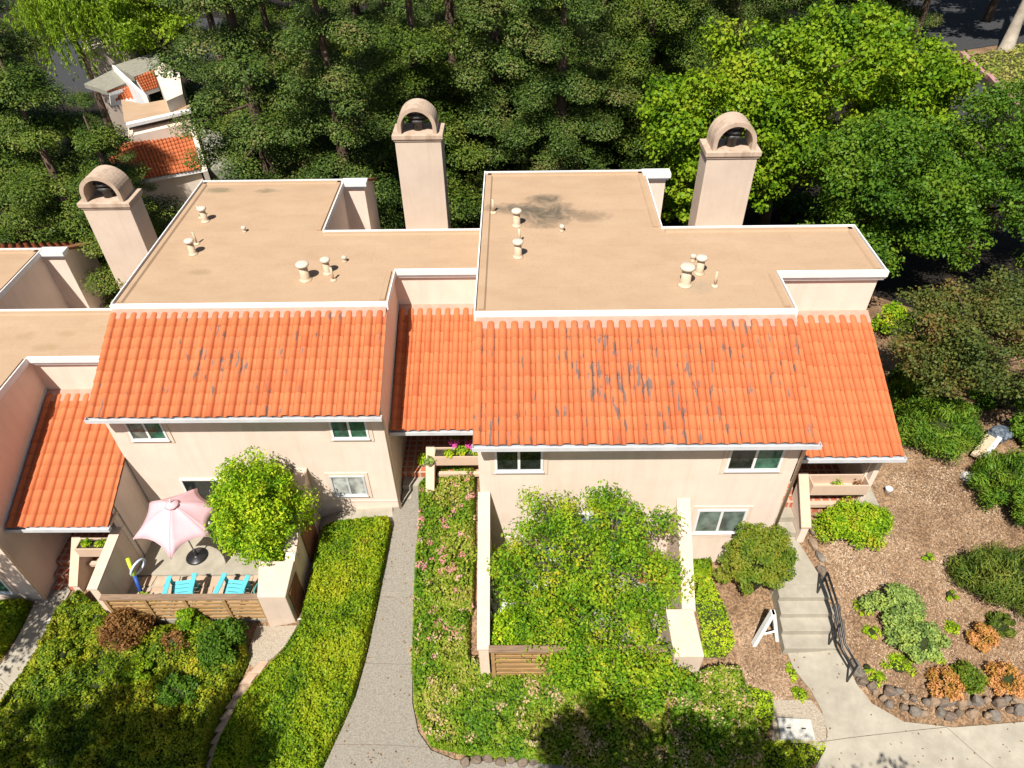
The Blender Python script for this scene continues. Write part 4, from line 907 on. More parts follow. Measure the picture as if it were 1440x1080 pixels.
# ------------------------------------------------------------------ beds and hedges
def vnoise(P, sc, seed):
    """smooth value noise in 2D"""
    r = np.random.default_rng(seed); T = r.uniform(0, 1, (64, 64)); q = P*sc+1000
    i = np.floor(q).astype(int); f = q-i; f = f*f*(3-2*f); i %= 64; j = (i+1) % 64
    return (T[i[:, 0], i[:, 1]]*(1-f[:, 0])+T[j[:, 0], i[:, 1]]*f[:, 0])*(1-f[:, 1])+(T[i[:, 0], j[:, 1]]*(1-f[:, 0])+T[j[:, 0], j[:, 1]]*f[:, 0])*f[:, 1]
def bed(name, label, cat, px, h, m, dens, size, seed, edge=.18, rough=.35, sc=2.2, group=None, kind=None, under='under', dry=None, up=.8, aspect=.6, poly=None, zoff=0., extra=()):
    poly = poly or gxy(px); A = np.array(poly); lo, hi = A.min(0), A.max(0)
    r = np.random.default_rng(seed)
    area = (hi-lo).prod(); n = int(area*dens)
    P = r.uniform(lo, hi, (n, 2)); P = P[inpoly(P, poly)]
    def height(Q):
        d = edgedist(Q, poly); e = np.clip(d/edge, 0, 1); e = np.sqrt(1-(1-e)**2)
        return h*e*(1-rough+rough*1.4*vnoise(Q, sc, seed)*.6+rough*1.4*vnoise(Q, sc*3, seed+1)*.4)
    H = height(P); z0 = gz(P[:, 0], P[:, 1])+zoff
    depth = r.uniform(0, 1, len(P))**1.6
    Pz = z0+H*(1.0-.45*depth)+r.normal(size=len(P))*size*.35
    eps = .05
    gxn = (height(P+[eps, 0])-height(P-[eps, 0]))/(2*eps); gyn = (height(P+[0, eps])-height(P-[0, eps]))/(2*eps)
    Nn = np.stack([-gxn, -gyn, np.full(len(P), 1.)], 1); Nn /= np.linalg.norm(Nn, axis=1, keepdims=True)
    Nn = Nn*up+r.normal(size=Nn.shape)*.5
    P3 = np.column_stack([P, Pz])
    V = leaf_data(P3, Nn, size, aspect, r)
    # leaves on the sides
    per = sum(np.linalg.norm(A[i]-A[(i+1) % len(A)]) for i in range(len(A)))
    ns = int(per*h*dens*.8); 
    if ns and h > .2:
        t = r.uniform(0, len(A), ns); i = t.astype(int); f = (t-i)[:, None]; Q = A[i]*(1-f)+A[(i+1) % len(A)]*f
        ctr = A.mean(0); out = Q-ctr; out /= np.linalg.norm(out, axis=1, keepdims=True)
        zz_ = r.uniform(0, .9, ns); Q = Q-out*(.02+.15*zz_**2*edge/.18)[:, None]*r.uniform(.5, 1.2, (ns, 1))
        P4 = np.column_stack([Q, gz(Q[:, 0], Q[:, 1])+zoff+h*zz_*.85])
        V = np.concatenate([V, leaf_data(P4, np.column_stack([out, np.full(ns, .4)])+r.normal(size=(ns, 3))*.5, size, aspect, r)])
    c = A.mean(0); at = (c[0], c[1], float(gz(c[0], c[1]))+zoff)
    # dark woody body below the leaves
    import bmesh
    bm = bmesh.new(); bm.faces.new([bm.verts.new((x, y, 0)) for x, y in poly])
    st = max(.12, min(.25, edge))
    for ax in (0, 1):
        for cc in np.arange(lo[ax]+st, hi[ax], st):
            no = [0, 0, 0]; no[ax] = 1; co = [0, 0, 0]; co[ax] = cc
            bmesh.ops.bisect_plane(bm, geom=bm.verts[:]+bm.edges[:]+bm.faces[:], plane_co=co, plane_no=no)
    Q = np.array([(v.co.x, v.co.y) for v in bm.verts]); hz = gz(Q[:, 0], Q[:, 1])+zoff+height(Q)*.66+.012
    for v, z in zip(bm.verts, hz): v.co = Vector((v.co.x-at[0], v.co.y-at[1], z-at[2]))
    me = bpy.data.meshes.new('stems'); bm.to_mesh(me); bm.free(); me.materials.append(M[under])
    if kind == 'stuff':
        o = leaf_obj(name, V, L[m], at=at); tag(o, label, cat, None, 'stuff'); s = bpy.data.objects.new(name+'_stems', me); C.objects.link(s); s.location = (0, 0, 0); s.parent = o
        s.name = 'stems'; root = o
    else:
        root = thing(name, label, cat, at, group); s = bpy.data.objects.new('stems', me); C.objects.link(s); s.parent = root
        leaf_obj('foliage', V, L[m], root)
    for (fm, fn, cnt, fs, spread) in extra:   # flower heads or dry tufts lying on top
        K = r.uniform(lo, hi, (cnt*6, 2)); K = K[inpoly(K, poly)]; K = K[edgedist(K, poly) > .02][:cnt]
        hk = height(K); zk = gz(K[:, 0], K[:, 1])+zoff+hk
        for a, b_ in zip(K, zk):
            sp = spread*r.uniform(.6, 1.3); leaf_obj('flower_cluster' if fm in ('rose', 'magenta') else 'dry_tuft', puffs([(a[0], a[1], b_)], [sp], fn/(spread**2), fs, .5, .2, .9), L[fm], root)
    return root

bed('ground_ivy', 'wide yellow green leafy ground cover filling the lower left corner bed', 'ground cover', [(118, 838), (150, 868), (220, 890), (300, 880), (345, 892), (352, 930), (330, 975), (312, 1010), (300, 1040), (290, 1090), (-70, 1110), (-60, 1050), (2, 1003), (34, 960), (64, 915), (86, 866)], .58, 'ivy', 2100, .075, 1, rough=.95, sc=1.9, kind='stuff')
bed('clipped_hedge', 'long yellow green clipped hedge left of the middle path', 'hedge', [(458, 748), (500, 738), (548, 734), (551, 745), (541, 800), (527, 870), (514, 928), (498, 985), (478, 1030), (448, 1095), (296, 1100), (312, 1050), (338, 998), (368, 960), (400, 925), (424, 885), (436, 840), (446, 790)], .5, 'hedge', 2600, .07, 2, edge=.12, rough=.5, sc=2.6, extra=(('dry', 26, 6, .06, .13),))
bed('rose_bed', 'rose bushes with pink flowers beside the middle porch', 'rose bush', [(590, 690), (606, 672), (640, 664), (668, 668), (668, 780), (664, 868), (584, 863), (585, 790), (590, 735)], .55, 'mixed', 1500, .085, 3, edge=.2, rough=.7, sc=2.5, extra=(('rose', 30, 44, .07, .11), ('straw', 20, 12, .07, .12)))
bed('flower_bed', 'green bed with scattered pink flowers along the right side of the middle path', 'flower bed', [(583, 838), (662, 840), (660, 945), (579, 945)], .45, 'mixed', 1800, .08, 4, edge=.15, rough=.6, sc=2.5, extra=(('rose', 16, 9, .06, .1), ('straw', 20, 22, .07, .14)))
bed('dry_bed', 'wide green bed with straw coloured patches at the bottom centre', 'ground cover', [(580, 928), (662, 928), (690, 945), (770, 950), (850, 950), (925, 975), (938, 1000), (934, 1095), (740, 1072), (660, 1064), (606, 1050), (584, 1000)], .38, 'mixed', 2000, .08, 5, edge=.15, rough=.6, sc=1.8, kind='stuff', extra=(('straw', 36, 48, .075, .16),))
bed('clipped_hedge', 'square clipped hedge with dry patches, in front of the broad block wall end', 'hedge', [(942, 985), (955, 962), (1000, 950), (1035, 950), (1052, 1000), (1064, 1050), (1070, 1095), (935, 1095)], .75, 'mixed', 2800, .07, 6, edge=.12, rough=.3, sc=2, extra=(('straw', 20, 60, .065, .16),))
bed('lime_groundcover', 'bright lime ground cover between the right patio wall and the round cypress', 'ground cover', [(968, 812), (1000, 812), (1022, 860), (1034, 905), (1020, 925), (985, 925), (985, 880)], .14, 'lime', 2000, .06, 7, rough=.9, edge=.45, sc=3.5, kind='stuff')
bed('lime_groundcover', 'yellow green ground cover strip right of the square clipped hedge', 'ground cover', [(1046, 962), (1085, 975), (1090, 1005), (1075, 1040), (1160, 1045), (1160, 1062), (1140, 1080), (1072, 1085), (1058, 1020)], .15, 'lime', 1700, .06, 8, rough=.9, edge=.4, sc=3.5, kind='stuff')
bed('small_shrub', 'small green shrub at the foot of the right townhouse wall, left of the cypress', 'shrub', [(962, 792), (1000, 788), (1002, 812), (962, 815)], .35, 'hedge', 1800, .07, 9)
bed('clipped_hedge', 'dark clipped hedge in the lower left corner by the left path', 'hedge', [(-40, 880), (0, 850), (44, 848), (40, 866), (26, 892), (4, 925), (-40, 960)], .45, 'hedge', 1900, .08, 10)
# ------------------------------------------------------------------ shrubs
def shrub(name, label, cat, p, rx, ry, rz, m, n, size, seed, group=None, pf=None, npf=26, aspect=.6, jit=.6, up=.4, trunk=True, sharp=False, flat_=0):
    r = np.random.default_rng(seed); root = thing(name, label, cat, tuple(p), group)
    d = unit(npf, r); d[:, 2] = np.abs(d[:, 2])*1.25-.62
    rad = r.uniform(.55, .85, npf)[:, None]
    cen = np.array(p)+np.array([0, 0, rz*.9])+d*rad*np.array([rx, ry, rz])
    rp = r.uniform(.28, .42, npf)*(min(rx, ry)*.9 if flat_ else min(rx, rz))*(pf or 1.)
    k = n/np.sum(rp**2)
    if sharp:
        out = []
        for c, q in zip(cen, rp):
            nn = int(k*q*q); dd = unit(nn, r); P = c+dd*q*r.uniform(.2, 1, (nn, 1)); tg = (P-np.array(p))/np.linalg.norm(P-np.array(p), axis=1, keepdims=True)+np.array([0, 0, .5])
            out.append(leaf_data(P, dd+r.normal(size=(nn, 3))*.4, size, aspect, r, tang=tg))
        V = np.concatenate(out)
    else: V = puffs(cen, rp, k, size, .3 if flat_ else .85, .4, up, jit, aspect, r)
    V[:, 2] = np.maximum(V[:, 2], p[2]-.02)
    leaf_obj('foliage', V, L[m], root)
    s = MB()
    for c in cen[:10]: s.tube([tuple(p), tuple(np.array(p)*.5+c*.5+np.array([0, 0, -.05])), tuple(c)], [.03, .02, .008], 5)
    # twiggy heart
    s.lathe((p[0], p[1], p[2]), [(rx*.12, .0), (rx*.40, rz*.5), (rx*.36, rz*.95), (rx*.12, rz*1.2)], 9)
    s.build('stems', M['under'], root); return root

p = gp(1205, 772); p[1] += .45; shrub('round_hedge', 'oblong clipped green hedge with dry patches beside the right porch steps', 'hedge', p, 1.14, .66, .66, 'round', 11000, .07, 41, npf=60, pf=1.0)
p = gp(1058, 862); p[1] += .62; shrub('cypress_bush', 'rounded olive green cypress behind the white A-frame sign', 'bush', p, 1.0, .75, 1.98, 'cypress', 17000, .08, 42, npf=70, pf=.56, aspect=.5, up=.7)
p = gp(1250, 860); shrub('sage_shrub', 'pale green shrub in the middle of the mulch bed, upper of the two', 'shrub', p, .78, .68, .52, 'sage', 5000, .075, 43, 'pale green shrubs in the mulch bed', npf=34)
p = gp(1284, 912); shrub('sage_shrub', 'pale green shrub in the middle of the mulch bed, lower of the two', 'shrub', p, .74, .6, .48, 'sage', 5000, .075, 44, 'pale green shrubs in the mulch bed', npf=34)
for i, (u, v, rx, lab) in enumerate(((1325, 968, .46, 'copper orange shrub nearest the stone border, left of the other two'), (1409, 962, .50, 'copper orange shrub at the right edge above the stone border'), (1376, 904, .38, 'smallest copper orange shrub, behind the other two'))):
    p = gp(u, v); shrub('copper_shrub', lab, 'shrub', p, rx, rx*.9, .36, 'copper', 3200, .055, 50+i, 'copper orange shrubs in the mulch bed', npf=26)
p = gp(1355, 962); shrub('green_shrub', 'bright olive green shrub between the copper shrubs', 'shrub', p, .36, .4, .42, 'cypress', 2200, .07, 54, npf=26)
p = gp(1398, 832); shrub('spiky_juniper', 'large dark spiky juniper at the right edge of the mulch bed', 'shrub', p, 1.3, .95, .85, 'juniper', 18000, .13, 55, npf=50, aspect=.16, sharp=True)
p = gp(1402, 885); shrub('spiky_juniper', 'low olive juniper spreading below the large spiky juniper', 'shrub', p, .55, .45, .2, 'juniper', 3500, .11, 56, npf=24, aspect=.18, sharp=True)
for i, (u, v, lab) in enumerate(((1303, 786, 'small green weed in the mulch right of the oblong hedge'), (1334, 838, 'small green weed in the mulch left of the spiky juniper'), (1218, 940, 'small green weed in the mulch by the lower end of the handrail'))):
    p = gp(u, v); shrub('weed', lab, 'weed', p, .2, .2, .1, 'round', 200, .08, 60+i, npf=6)
for i, (u, v, rx, ry, lab) in enumerate(((1262, 938, .42, .38, 'yellow green ground cover patch left of the copper shrubs'), (1232, 955, .25, .2, 'small yellow green patch nearest the lower end of the handrail'), (1338, 884, .2, .2, 'small yellow green weeds right of the two sage shrubs'), (1310, 925, .3, .25, 'yellow green patch just below the lower sage shrub'), (1112, 948, .14, .3, 'yellow green weeds at the upper left edge of the lower walk'), (1125, 978, .2, .2, 'yellow green weeds beside the gravel at the edge of the lower walk'), (1225, 890, .22, .2, 'low green weeds left of the sage shrubs'), (1215, 855, .25, .3, 'yellow green weeds at the left foot of the upper sage shrub'))):
    p = gp(u, v); shrub('leafy_patch', lab, 'ground cover', p, rx, ry, .09, 'lime', int(2600*rx*ry)+150, .065, 620+i, npf=18, flat_=1)
p = gp(1320, 640); p[1] += .5; shrub('rosemary_bush', 'large feathery green rosemary shrub right of the porch eave', 'shrub', p, 1.4, 1.2, .95, 'rosemary', 24000, .12, 65, npf=70, aspect=.2, sharp=True)
p = gp(1282, 590); p[1] += .2; shrub('rosemary_bush', 'smaller feathery green shrub beside the right porch roof', 'shrub', p, .85, 1.1, .85, 'rosemary', 11000, .12, 66, npf=36, aspect=.2, sharp=True)
p = gp(1420, 715); p[1] += .3; shrub('rosemary_bush', 'feathery dark green shrub at the right edge below the white boards', 'shrub', p, 1.25, 1.4, .8, 'rosemary', 18000, .12, 67, npf=60, aspect=.2, sharp=True)
p = gp(1247, 470); shrub('round_bush', 'bright green bush by the back corner of the right townhouse', 'bush', p, .72, .8, .8, 'round', 3600, .1, 68, npf=30)
# lower left bed
p = gp(190, 905); p[2] += .22; shrub('dead_shrub', 'brown dried shrub in front of the slat fence', 'shrub', p, .78, .72, .62, 'dry', 4600, .075, 70, npf=34)
p = gp(255, 915); p[2] += .2; shrub('dead_shrub', 'small half dry shrub right of the brown dried shrub', 'shrub', p, .45, .35, .35, 'dry', 1300, .075, 71, npf=20)
p = gp(322, 920); p[2] += .2; shrub('dark_shrub', 'dark green leafy shrub at the right end of the slat fence', 'shrub', p, .68, .75, .62, 'liquid', 5200, .08, 72, npf=34)
p = gp(150, 880); p[2] += .2; shrub('yellow_shrub', 'yellow green shrub at the left end of the slat fence', 'shrub', p, .6, .5, .4, 'ivy', 2600, .08, 73, npf=26)
p = gp(275, 885); p[2] += .15; shrub('green_shrub', 'bright green shrub against the middle of the slat fence', 'shrub', p, .35, .35, .5, 'pear', 1500, .085, 74, npf=18)
p = np.array([-.2, 8.5, .84]); shrub('yellow_shrub', 'yellowish shrub in the corner of the right patio', 'shrub', p, .62, .6, .85, 'lemon', 3800, .07, 75, npf=26)
p = np.array([3.35, 10.2, .84]); shrub('dead_shrub', 'tan dried climber against the right patio wall', 'shrub', p, .35, .55, .8, 'copper', 1800, .08, 76, npf=24)
p = gp(600, 760); 

for i, (u, v, rx, ry, rz_, m_, lab) in enumerate(((262, 985, .7, .5, .42, 'liquid', 'dark green mound in the middle of the lower left bed'), (95, 930, .6, .5, .36, 'ivy', 'yellow green mound near the white stone by the left path'), (205, 955, .5, .4, .34, 'hedge', 'light green mound below the brown dried shrub'))):
    p = gp(u, v); p[2] += .22; shrub('bed_shrub', lab, 'shrub', p, rx, ry, rz_, m_, 2600, .08, 640+i, npf=26)
for i, (u, v, rx, m_, lab) in enumerate(((1300, 505, .7, 'liquid', 'dark shrub in the shade at the right of the porch roof, upper one'), (1345, 530, .9, 'rosemary', 'dark shrub in the shade under the bronze tree, left one'), (1405, 570, 1.0, 'liquid', 'dark shrub in the shade under the bronze tree, right one'), (1435, 620, .7, 'rosemary', 'dark shrub at the right edge just above the blue tarp'), (1268, 545, .55, 'liquid', 'dark shrub in the shade at the right of the porch roof, lower one'))):
    p = gp(u, v); shrub('shaded_shrub', lab, 'shrub', p, rx, rx*.8, .6, m_, 3600, .1, 660+i, npf=26)
# ------------------------------------------------------------------ trees
def limbs(p, h, tops, r0, seed, sway=.25):
    r = np.random.default_rng(seed); s = MB(); pts = [np.array(p)+np.array([0, 0, -.3])]; rr_ = [r0*1.35]
    k = 6
    for i in range(1, k+1): pts.append(np.array(p)+np.array([r.normal()*sway*i/k, r.normal()*sway*i/k, h*i/k])); rr_.append(r0*(1-.75*i/k))
    s.tube([tuple(q) for q in pts], rr_, 9)
    for c in tops:
        z = np.clip(c[2]-.55*np.linalg.norm(np.array(c)[:2]-np.array(p)[:2]), p[2]+h*.25, p[2]+h*.98); f = (z-p[2])/h*k; i = min(int(f), k-1)
        a = pts[i+1] if i+1 < len(pts) else pts[-1]; a = pts[i]*(1-(f-i))+pts[i+1]*(f-i) if i >= 1 else pts[1]
        m_ = a*.45+np.array(c)*.55+np.array([0, 0, -.12]); s.tube([tuple(a), tuple(m_), tuple(c)], [max(.015, r0*.32*(1-.5*f/k)), r0*.2, .012], 5)
    return s
def broadleaf(name, label, cat, p, ctr, R_, npf, pr, n, size, m, seed, r0=.15, bark='bark', group=None, flat=.75, hollow=.5, up=.5, aspect=.62, h=None, zmin=-.75, lobes=None):
    r = np.random.default_rng(seed); root = thing(name, label, cat, tuple(p), group)
    lob = [(ctr, R_, 1.)] if not lobes else lobes
    cen = []
    for (lc, lR, fr) in lob:
        m_ = max(4, int(npf*fr)); d = unit(m_*3, r); d = d[d[:, 2] > zmin][:m_]
        rad = (r.uniform(hollow**3, 1, len(d))**(1/3))[:, None]
        cen.append(np.array(lc)+d*rad*np.array(lR)*(1+.16*r.normal(size=(len(d), 1))))
    d = cen = np.concatenate(cen)
    rp = pr*r.uniform(.6, 1.35, len(d)); k = n/np.sum(rp**2)
    leaf_obj('crown', puffs(cen, rp, k, size, flat, .15, up, .65, aspect, r), L[m], root)
    limbs(p, (h or (ctr[2]-p[2])+R_[2]*.5), cen[::max(1, len(cen)//34)], r0, seed).build('trunk', M[bark], root)
    return root
p = (-7.1, 11.75, -.39)
broadleaf('lemon_tree', 'dense yellow green lemon tree beside the pink parasol', 'tree', p, (-6.98, 11.7, 2.0), (1.16, 1.0, 1.72), 200, .30, 36000, .09, 'lemon', 101, .07, flat=.95, hollow=.5, aspect=.5, zmin=-.93)
p = (1.6, 9.3, .84)
broadleaf('pear_tree', 'loose leafy pear tree overgrowing the right patio', 'tree', p, (1.6, 9.1, 2.6), (2.25, 1.6, 1.85), 190, .34, 34000, .085, 'pear', 102, .08, hollow=.35, aspect=.55, lobes=[((.55, 9.6, 2.5), (1.3, 1.1, 1.4), .30), ((2.35, 9.4, 2.8), (1.35, 1.3, 1.5), .38), ((.1, 8.9, 1.7), (.8, .7, .8), .10), ((.3, 9.9, 4.0), (.3, .3, .6), .04), ((.9, 10.0, 3.8), (.5, .3, .5), .05), ((2.0, 9.9, 4.2), (.7, .4, .55), .08), ((1.0, 8.0, 1.7), (.8, .5, .6), .07), ((1.4, 8.6, 1.9), (1.4, .8, 1.1), .16), ((1.5, 7.75, 1.35), (1.15, .4, .7), .12), ((3.0, 8.7, 1.8), (.7, .8, .9), .10)])
p = (2.2, 7.5, .2)
broadleaf('leafy_shrub', 'tall leafy green shrub below the pear tree, left of the block wall end', 'shrub', p, (2.25, 7.5, 1.25), (1.15, .6, .95), 70, .33, 11000, .08, 'pear', 103, .04, hollow=.3)

def redwood(seed, H=19., Rm=3.6, n=34000, size=.17, m='redwood', label='', p=(0, 0, 0), group=None, name='redwood_tree', zlow=1.5):
    r = np.random.default_rng(seed); root = thing(name, label, 'tree', (0, 0, 0), group)
    cen = []; rp = []; z = zlow
    while z < H-.6:
        f = z/H; R_ = Rm*(1-f)**.6*(.75+.25*min(1, z/4))+.25
        nb = max(3, int(1.75*R_+.5)); a0 = r.uniform(0, 6.28)
        for b_ in range(nb):
            a = a0+6.28*b_/nb+r.normal()*.25; L_ = R_*r.uniform(.6, 1.08)
            for q in (1.0, .62, .3):
                if q < .5 and r.random() < .4: continue
                cen.append((math.cos(a)*L_*q+r.normal()*.12, math.sin(a)*L_*q+r.normal()*.12, z+.15-.32*L_*q*q+r.normal()*.15)); rp.append((.60+.34*R_/Rm*q+r.uniform(0, .5)))
        z += r.uniform(1.7, 2.3)
    cen = np.array(cen); rp = np.array(rp); k = n/np.sum(rp**2)
    leaf_obj('crown', puffs(cen, rp, k, size, .52, .25, .9, .38, .62, r), L[m], root)
    s = MB(); s.tube([(0, 0, -.5), (0, 0, 1), (.05, 0, H*.5), (0, 0, H)], [.55, .42, .26, .03], 10)
    for c in cen[::4]:
        s.tube([(0, 0, c[2]+.3), tuple(c)], [.07, .02], 5)
    s.build('trunk', M['bark'], root); root.location = p; return root
G1 = 'redwoods behind the townhouses'
protoA = redwood(201, 19, 4.0, 120000, .115, 'redwood'); protoB = redwood(202, 17.5, 3.6, 105000, .115, 'redwood'); protoC = redwood(203, 16, 4.2, 115000, .115, 'conifer')
used = {}
def plant(proto, u, Y, rz, sc, label, base=None, group=G1, x=None):
    q = ony(u, 150, Y); X_ = q[0] if x is None else x
    loc = (X_, Y, float(gz(X_, Y)) if base is None else base)
    if id(proto) not in used:
        used[id(proto)] = 1; proto.location = loc; proto.rotation_euler = (0, 0, rz); proto.scale = (sc, sc, sc); proto['label'] = label; proto['group'] = group; return proto
    r_ = copy_tree(proto, loc, rz, sc, label); r_['group'] = group; return r_
plant(protoA, 356, 31, .3, 1.0, 'dark redwood behind the middle flat roof, beside the gap to the far roofs')
plant(protoB, 470, 29.5, 1.4, .88, 'dark redwood left of the middle chimney')
plant(protoC, 590, 34, 2.2, 1.0, 'dark redwood directly behind the middle chimney')
plant(protoB, 700, 36, 3.1, 1.0, 'dark redwood rising behind the left part of the right flat roof')
plant(protoA, 790, 33.5, 4.1, .86, 'dark redwood rising behind the centre of the stained flat roof')
plant(protoC, 905, 37, 5.2, .95, 'dark redwood left of the bright green maple')
plant(protoA, 1010, 44, .9, 1.0, 'dark redwood behind the left top of the bright maple')
plant(protoB, 880, 50, 2.6, 1.1, 'far redwood at the top of the photo, right of centre')
plant(protoC, 690, 50, 3.9, 1.1, 'far redwood at the top of the photo, in the centre')
plant(protoA, 520, 46, 5.0, 1.05, 'far redwood at the top of the photo, left of centre')
plant(protoC, 400, 42, .2, 1.0, 'far redwood at the top of the photo, above the gap to the far roofs')
plant(protoB, 1130, 54, 1.2, 1.0, 'far redwood at the top of the photo, behind the bright maple')
plant(protoA, 1210, 60, 2.0, .8, 'far redwood left of the shaded road')
for u, Y, rz_, sc_, pr_, lab in ((640, 41, .7, 1.0, protoA, 'redwood in the second row, between the middle chimney and the stained roof'), (745, 42.5, 1.9, 1.0, protoC, 'redwood in the second row, above the left rear corner of the stained roof'), (850, 43, 3.3, 1.0, protoB, 'redwood in the second row, above the centre of the stained roof'), (950, 41, 4.4, .9, protoA, 'redwood in the second row, close behind the left side of the maple'), (480, 38, 5.3, 1.0, protoC, 'redwood in the second row, left of the middle chimney'), (560, 56, .4, 1.1, protoB, 'farthest redwood at the top edge, above the middle chimney'), (780, 58, 2.4, 1.15, protoA, 'farthest redwood at the top edge, above the stained roof'), (970, 57, 3.6, 1.1, protoC, 'farthest redwood at the top edge, above the left side of the maple'), (330, 52, 4.9, 1.0, protoB, 'farthest redwood at the top edge, beside the yellow green tree'), (1070, 62, 1.5, 1.1, protoA, 'farthest redwood at the top edge, above the middle of the maple')):
    plant(pr_, u, Y, rz_, sc_, lab)
G2 = 'conifers at the upper left'
plant(protoC, 30, 24, 1.1, .80, 'dark conifer at the left edge of the photo, above the lowest roof', group=G2)
plant(protoC, 112, 23.2, 2.7, .66, 'dark conifer behind the left chimney', group=G2)
plant(protoA, 30, 30, 3.5, .80, 'tall conifer in the upper left behind the other conifers', group=G2)
for u, Y, rz_, sc_, pr_, lab in ((250, 66, .7, .9, protoA, 'very far redwood at the top edge, above the far roofs'), (400, 64, 1.9, 1.1, protoC, 'very far redwood at the top edge, left of the middle chimney'), (500, 66, 3.3, 1.1, protoA, 'very far redwood at the top edge, just left of the middle chimney'), (640, 66, 4.4, 1.1, protoB, 'very far redwood at the top edge, just right of the middle chimney'), (860, 68, 5.3, 1.1, protoC, 'very far redwood at the top edge, right of the stain on the roof')):
    plant(pr_, u, Y, rz_, sc_, lab)
plant(protoA, 118, 38.5, 1.6, .50, 'small conifer just left of the far grey roofs, behind another conifer', group=G2)
plant(protoC, 88, 31, .6, .62, 'conifer left of the far grey roofs', group=G2)
plant(protoA, 20, 38, 2.2, .8, 'tall conifer in the second row at the upper left, below the willow', group=G2)
plant(protoC, -60, 28, 4.4, .95, 'conifer cut off by the upper left edge of the photo', group=G2)
plant(protoB, 190, 24.0, 5.5, .30, 'short conifer in front of the far tile roofs', group=G2)

# bright maple and the trees at right
def at(u, v, Y): return np.array(ony(u, v, Y))
c = at(1120, 150, 29.5); b0 = (c[0], c[1]+.5, float(gz(c[0], c[1])))
broadleaf('maple_tree', 'bright yellow green maple behind the right chimney', 'tree', b0, c, (6.0, 4.2, 3.4), 330, .72, 80000, .17, 'maple', 301, .28, aspect=.75, hollow=.6, zmin=-.55, lobes=[(c+np.array([-2.6, -.3, -.4]), (3.3, 3.2, 2.6), .33), (c+np.array([2.0, 0, .9]), (3.6, 3.4, 2.5), .4), (c+np.array([4.2, -.6, -.8]), (2.2, 2.4, 1.8), .13), (c+np.array([.2, -1.6, -1.6]), (3.0, 2.0, 1.4), .16)])
c = at(1010, 250, 27.5); b0 = (c[0], c[1]+.5, float(gz(c[0], c[1])))
broadleaf('maple_tree', 'lower bright green maple branches left of the right chimney', 'tree', b0, c-np.array([0, 0, .3]), (2.4, 1.8, 1.9), 70, .55, 15000, .17, 'maple', 305, .14, aspect=.8, hollow=.4)
c = at(1255, 270, 23.5); b0 = (c[0], c[1]+.3, float(gz(c[0], c[1])))
broadleaf('alder_tree', 'mid green leafy tree above the right corner of the stained flat roof', 'tree', b0, c, (3.1, 2.8, 2.9), 180, .55, 40000, .13, 'liquid', 302, .2, hollow=.5, lobes=[(c+np.array([-.6, 0, .8]), (2.4, 2.3, 1.9), .45), (c+np.array([-1.0, -.8, -1.3]), (2.0, 1.7, 1.3), .25), (c+np.array([1.6, -.3, -.6]), (2.0, 1.9, 1.8), .3)])
c = at(1420, 250, 25); b0 = (c[0], c[1]+.3, float(gz(c[0], c[1])))
broadleaf('alder_tree', 'mid green leafy tree at the right edge below the road', 'tree', b0, c, (3.6, 3.0, 3.4), 210, .58, 46000, .13, 'liquid', 303, .2, hollow=.5)
c = at(1396, 478, 15.3); b0 = (c[0]-.4, c[1]+.4, float(gz(c[0], c[1])))
broadleaf('bronze_tree', 'dull olive and bronze tree at the right edge of the photo', 'tree', b0, c, (2.5, 2.1, 1.25), 160, .42, 40000, .09, 'bronze', 304, .12, hollow=.45)
c = at(215, 22, 60); b0 = (c[0], c[1], float(gz(c[0], c[1])))
broadleaf('light_tree', 'yellow green tree right of the far tan house', 'tree', b0, c, (3.2, 3.0, 3.2), 90, .9, 14000, .24, 'willow', 306, .25, hollow=.4)
# willow
c = at(92, 18, 60); r = np.random.default_rng(77); b0 = (c[0], c[1], float(gz(c[0], c[1])))
wt = thing('willow_tree', 'weeping willow with hanging yellow green strands in the upper left corner', 'tree', b0)
out = []
for i in range(300):
    d = r.normal(size=2); d = d/np.linalg.norm(d)*r.uniform(.8, 5.0); s0 = c+np.array([d[0], d[1]*.8, 2.5-.12*(d@d)]); ln = r.uniform(2, 5)
    nn = 46; t_ = r.uniform(0, 1, nn); P = s0+np.column_stack([r.normal(size=nn)*.1+t_*.2*d[0]/3, r.normal(size=nn)*.1, -t_*ln])
    out.append(leaf_data(P, r.normal(size=(nn, 3)), .34, .3, r, tang=np.tile([0, 0, 1.], (nn, 1))))
leaf_obj('crown', np.concatenate(out), L['willow'], wt)
limbs(b0, c[2]+2-b0[2], [c+np.array([math.cos(a)*2.5, math.sin(a)*2, 2]) for a in range(7)], .35, 5).build('trunk', M['bark'], wt)

# understory behind the houses
for i, (u, v, rx, m_, lab) in enumerate(((600, 305, 1.8, 'lime', 'sunlit bright green shrub behind the middle roof, right of the chimney'), (655, 285, 1.6, 'hedge', 'sunlit green shrub at the left edge of the stained roof'), (555, 318, 1.2, 'lime', 'sunlit bright green shrub left of the middle chimney foot'), (945, 312, 1.2, 'lime', 'sunlit green shrub left of the right chimney'), (1110, 310, 1.8, 'liquid', 'green shrub behind the flat roof right of the right chimney'), (830, 238, 2.2, 'redwood', 'shaded dark shrub behind the stained flat roof'), (720, 242, 2.2, 'redwood', 'shaded dark shrub behind the left rear corner of the stained roof'), (1190, 330, 1.7, 'liquid', 'green shrub at the rear right corner of the stained roof'))):
    p = gp(u, v); shrub('understory_shrub', lab, 'shrub', p, rx, rx*.9, .8, m_, 4200, .15, 400+i, npf=30)

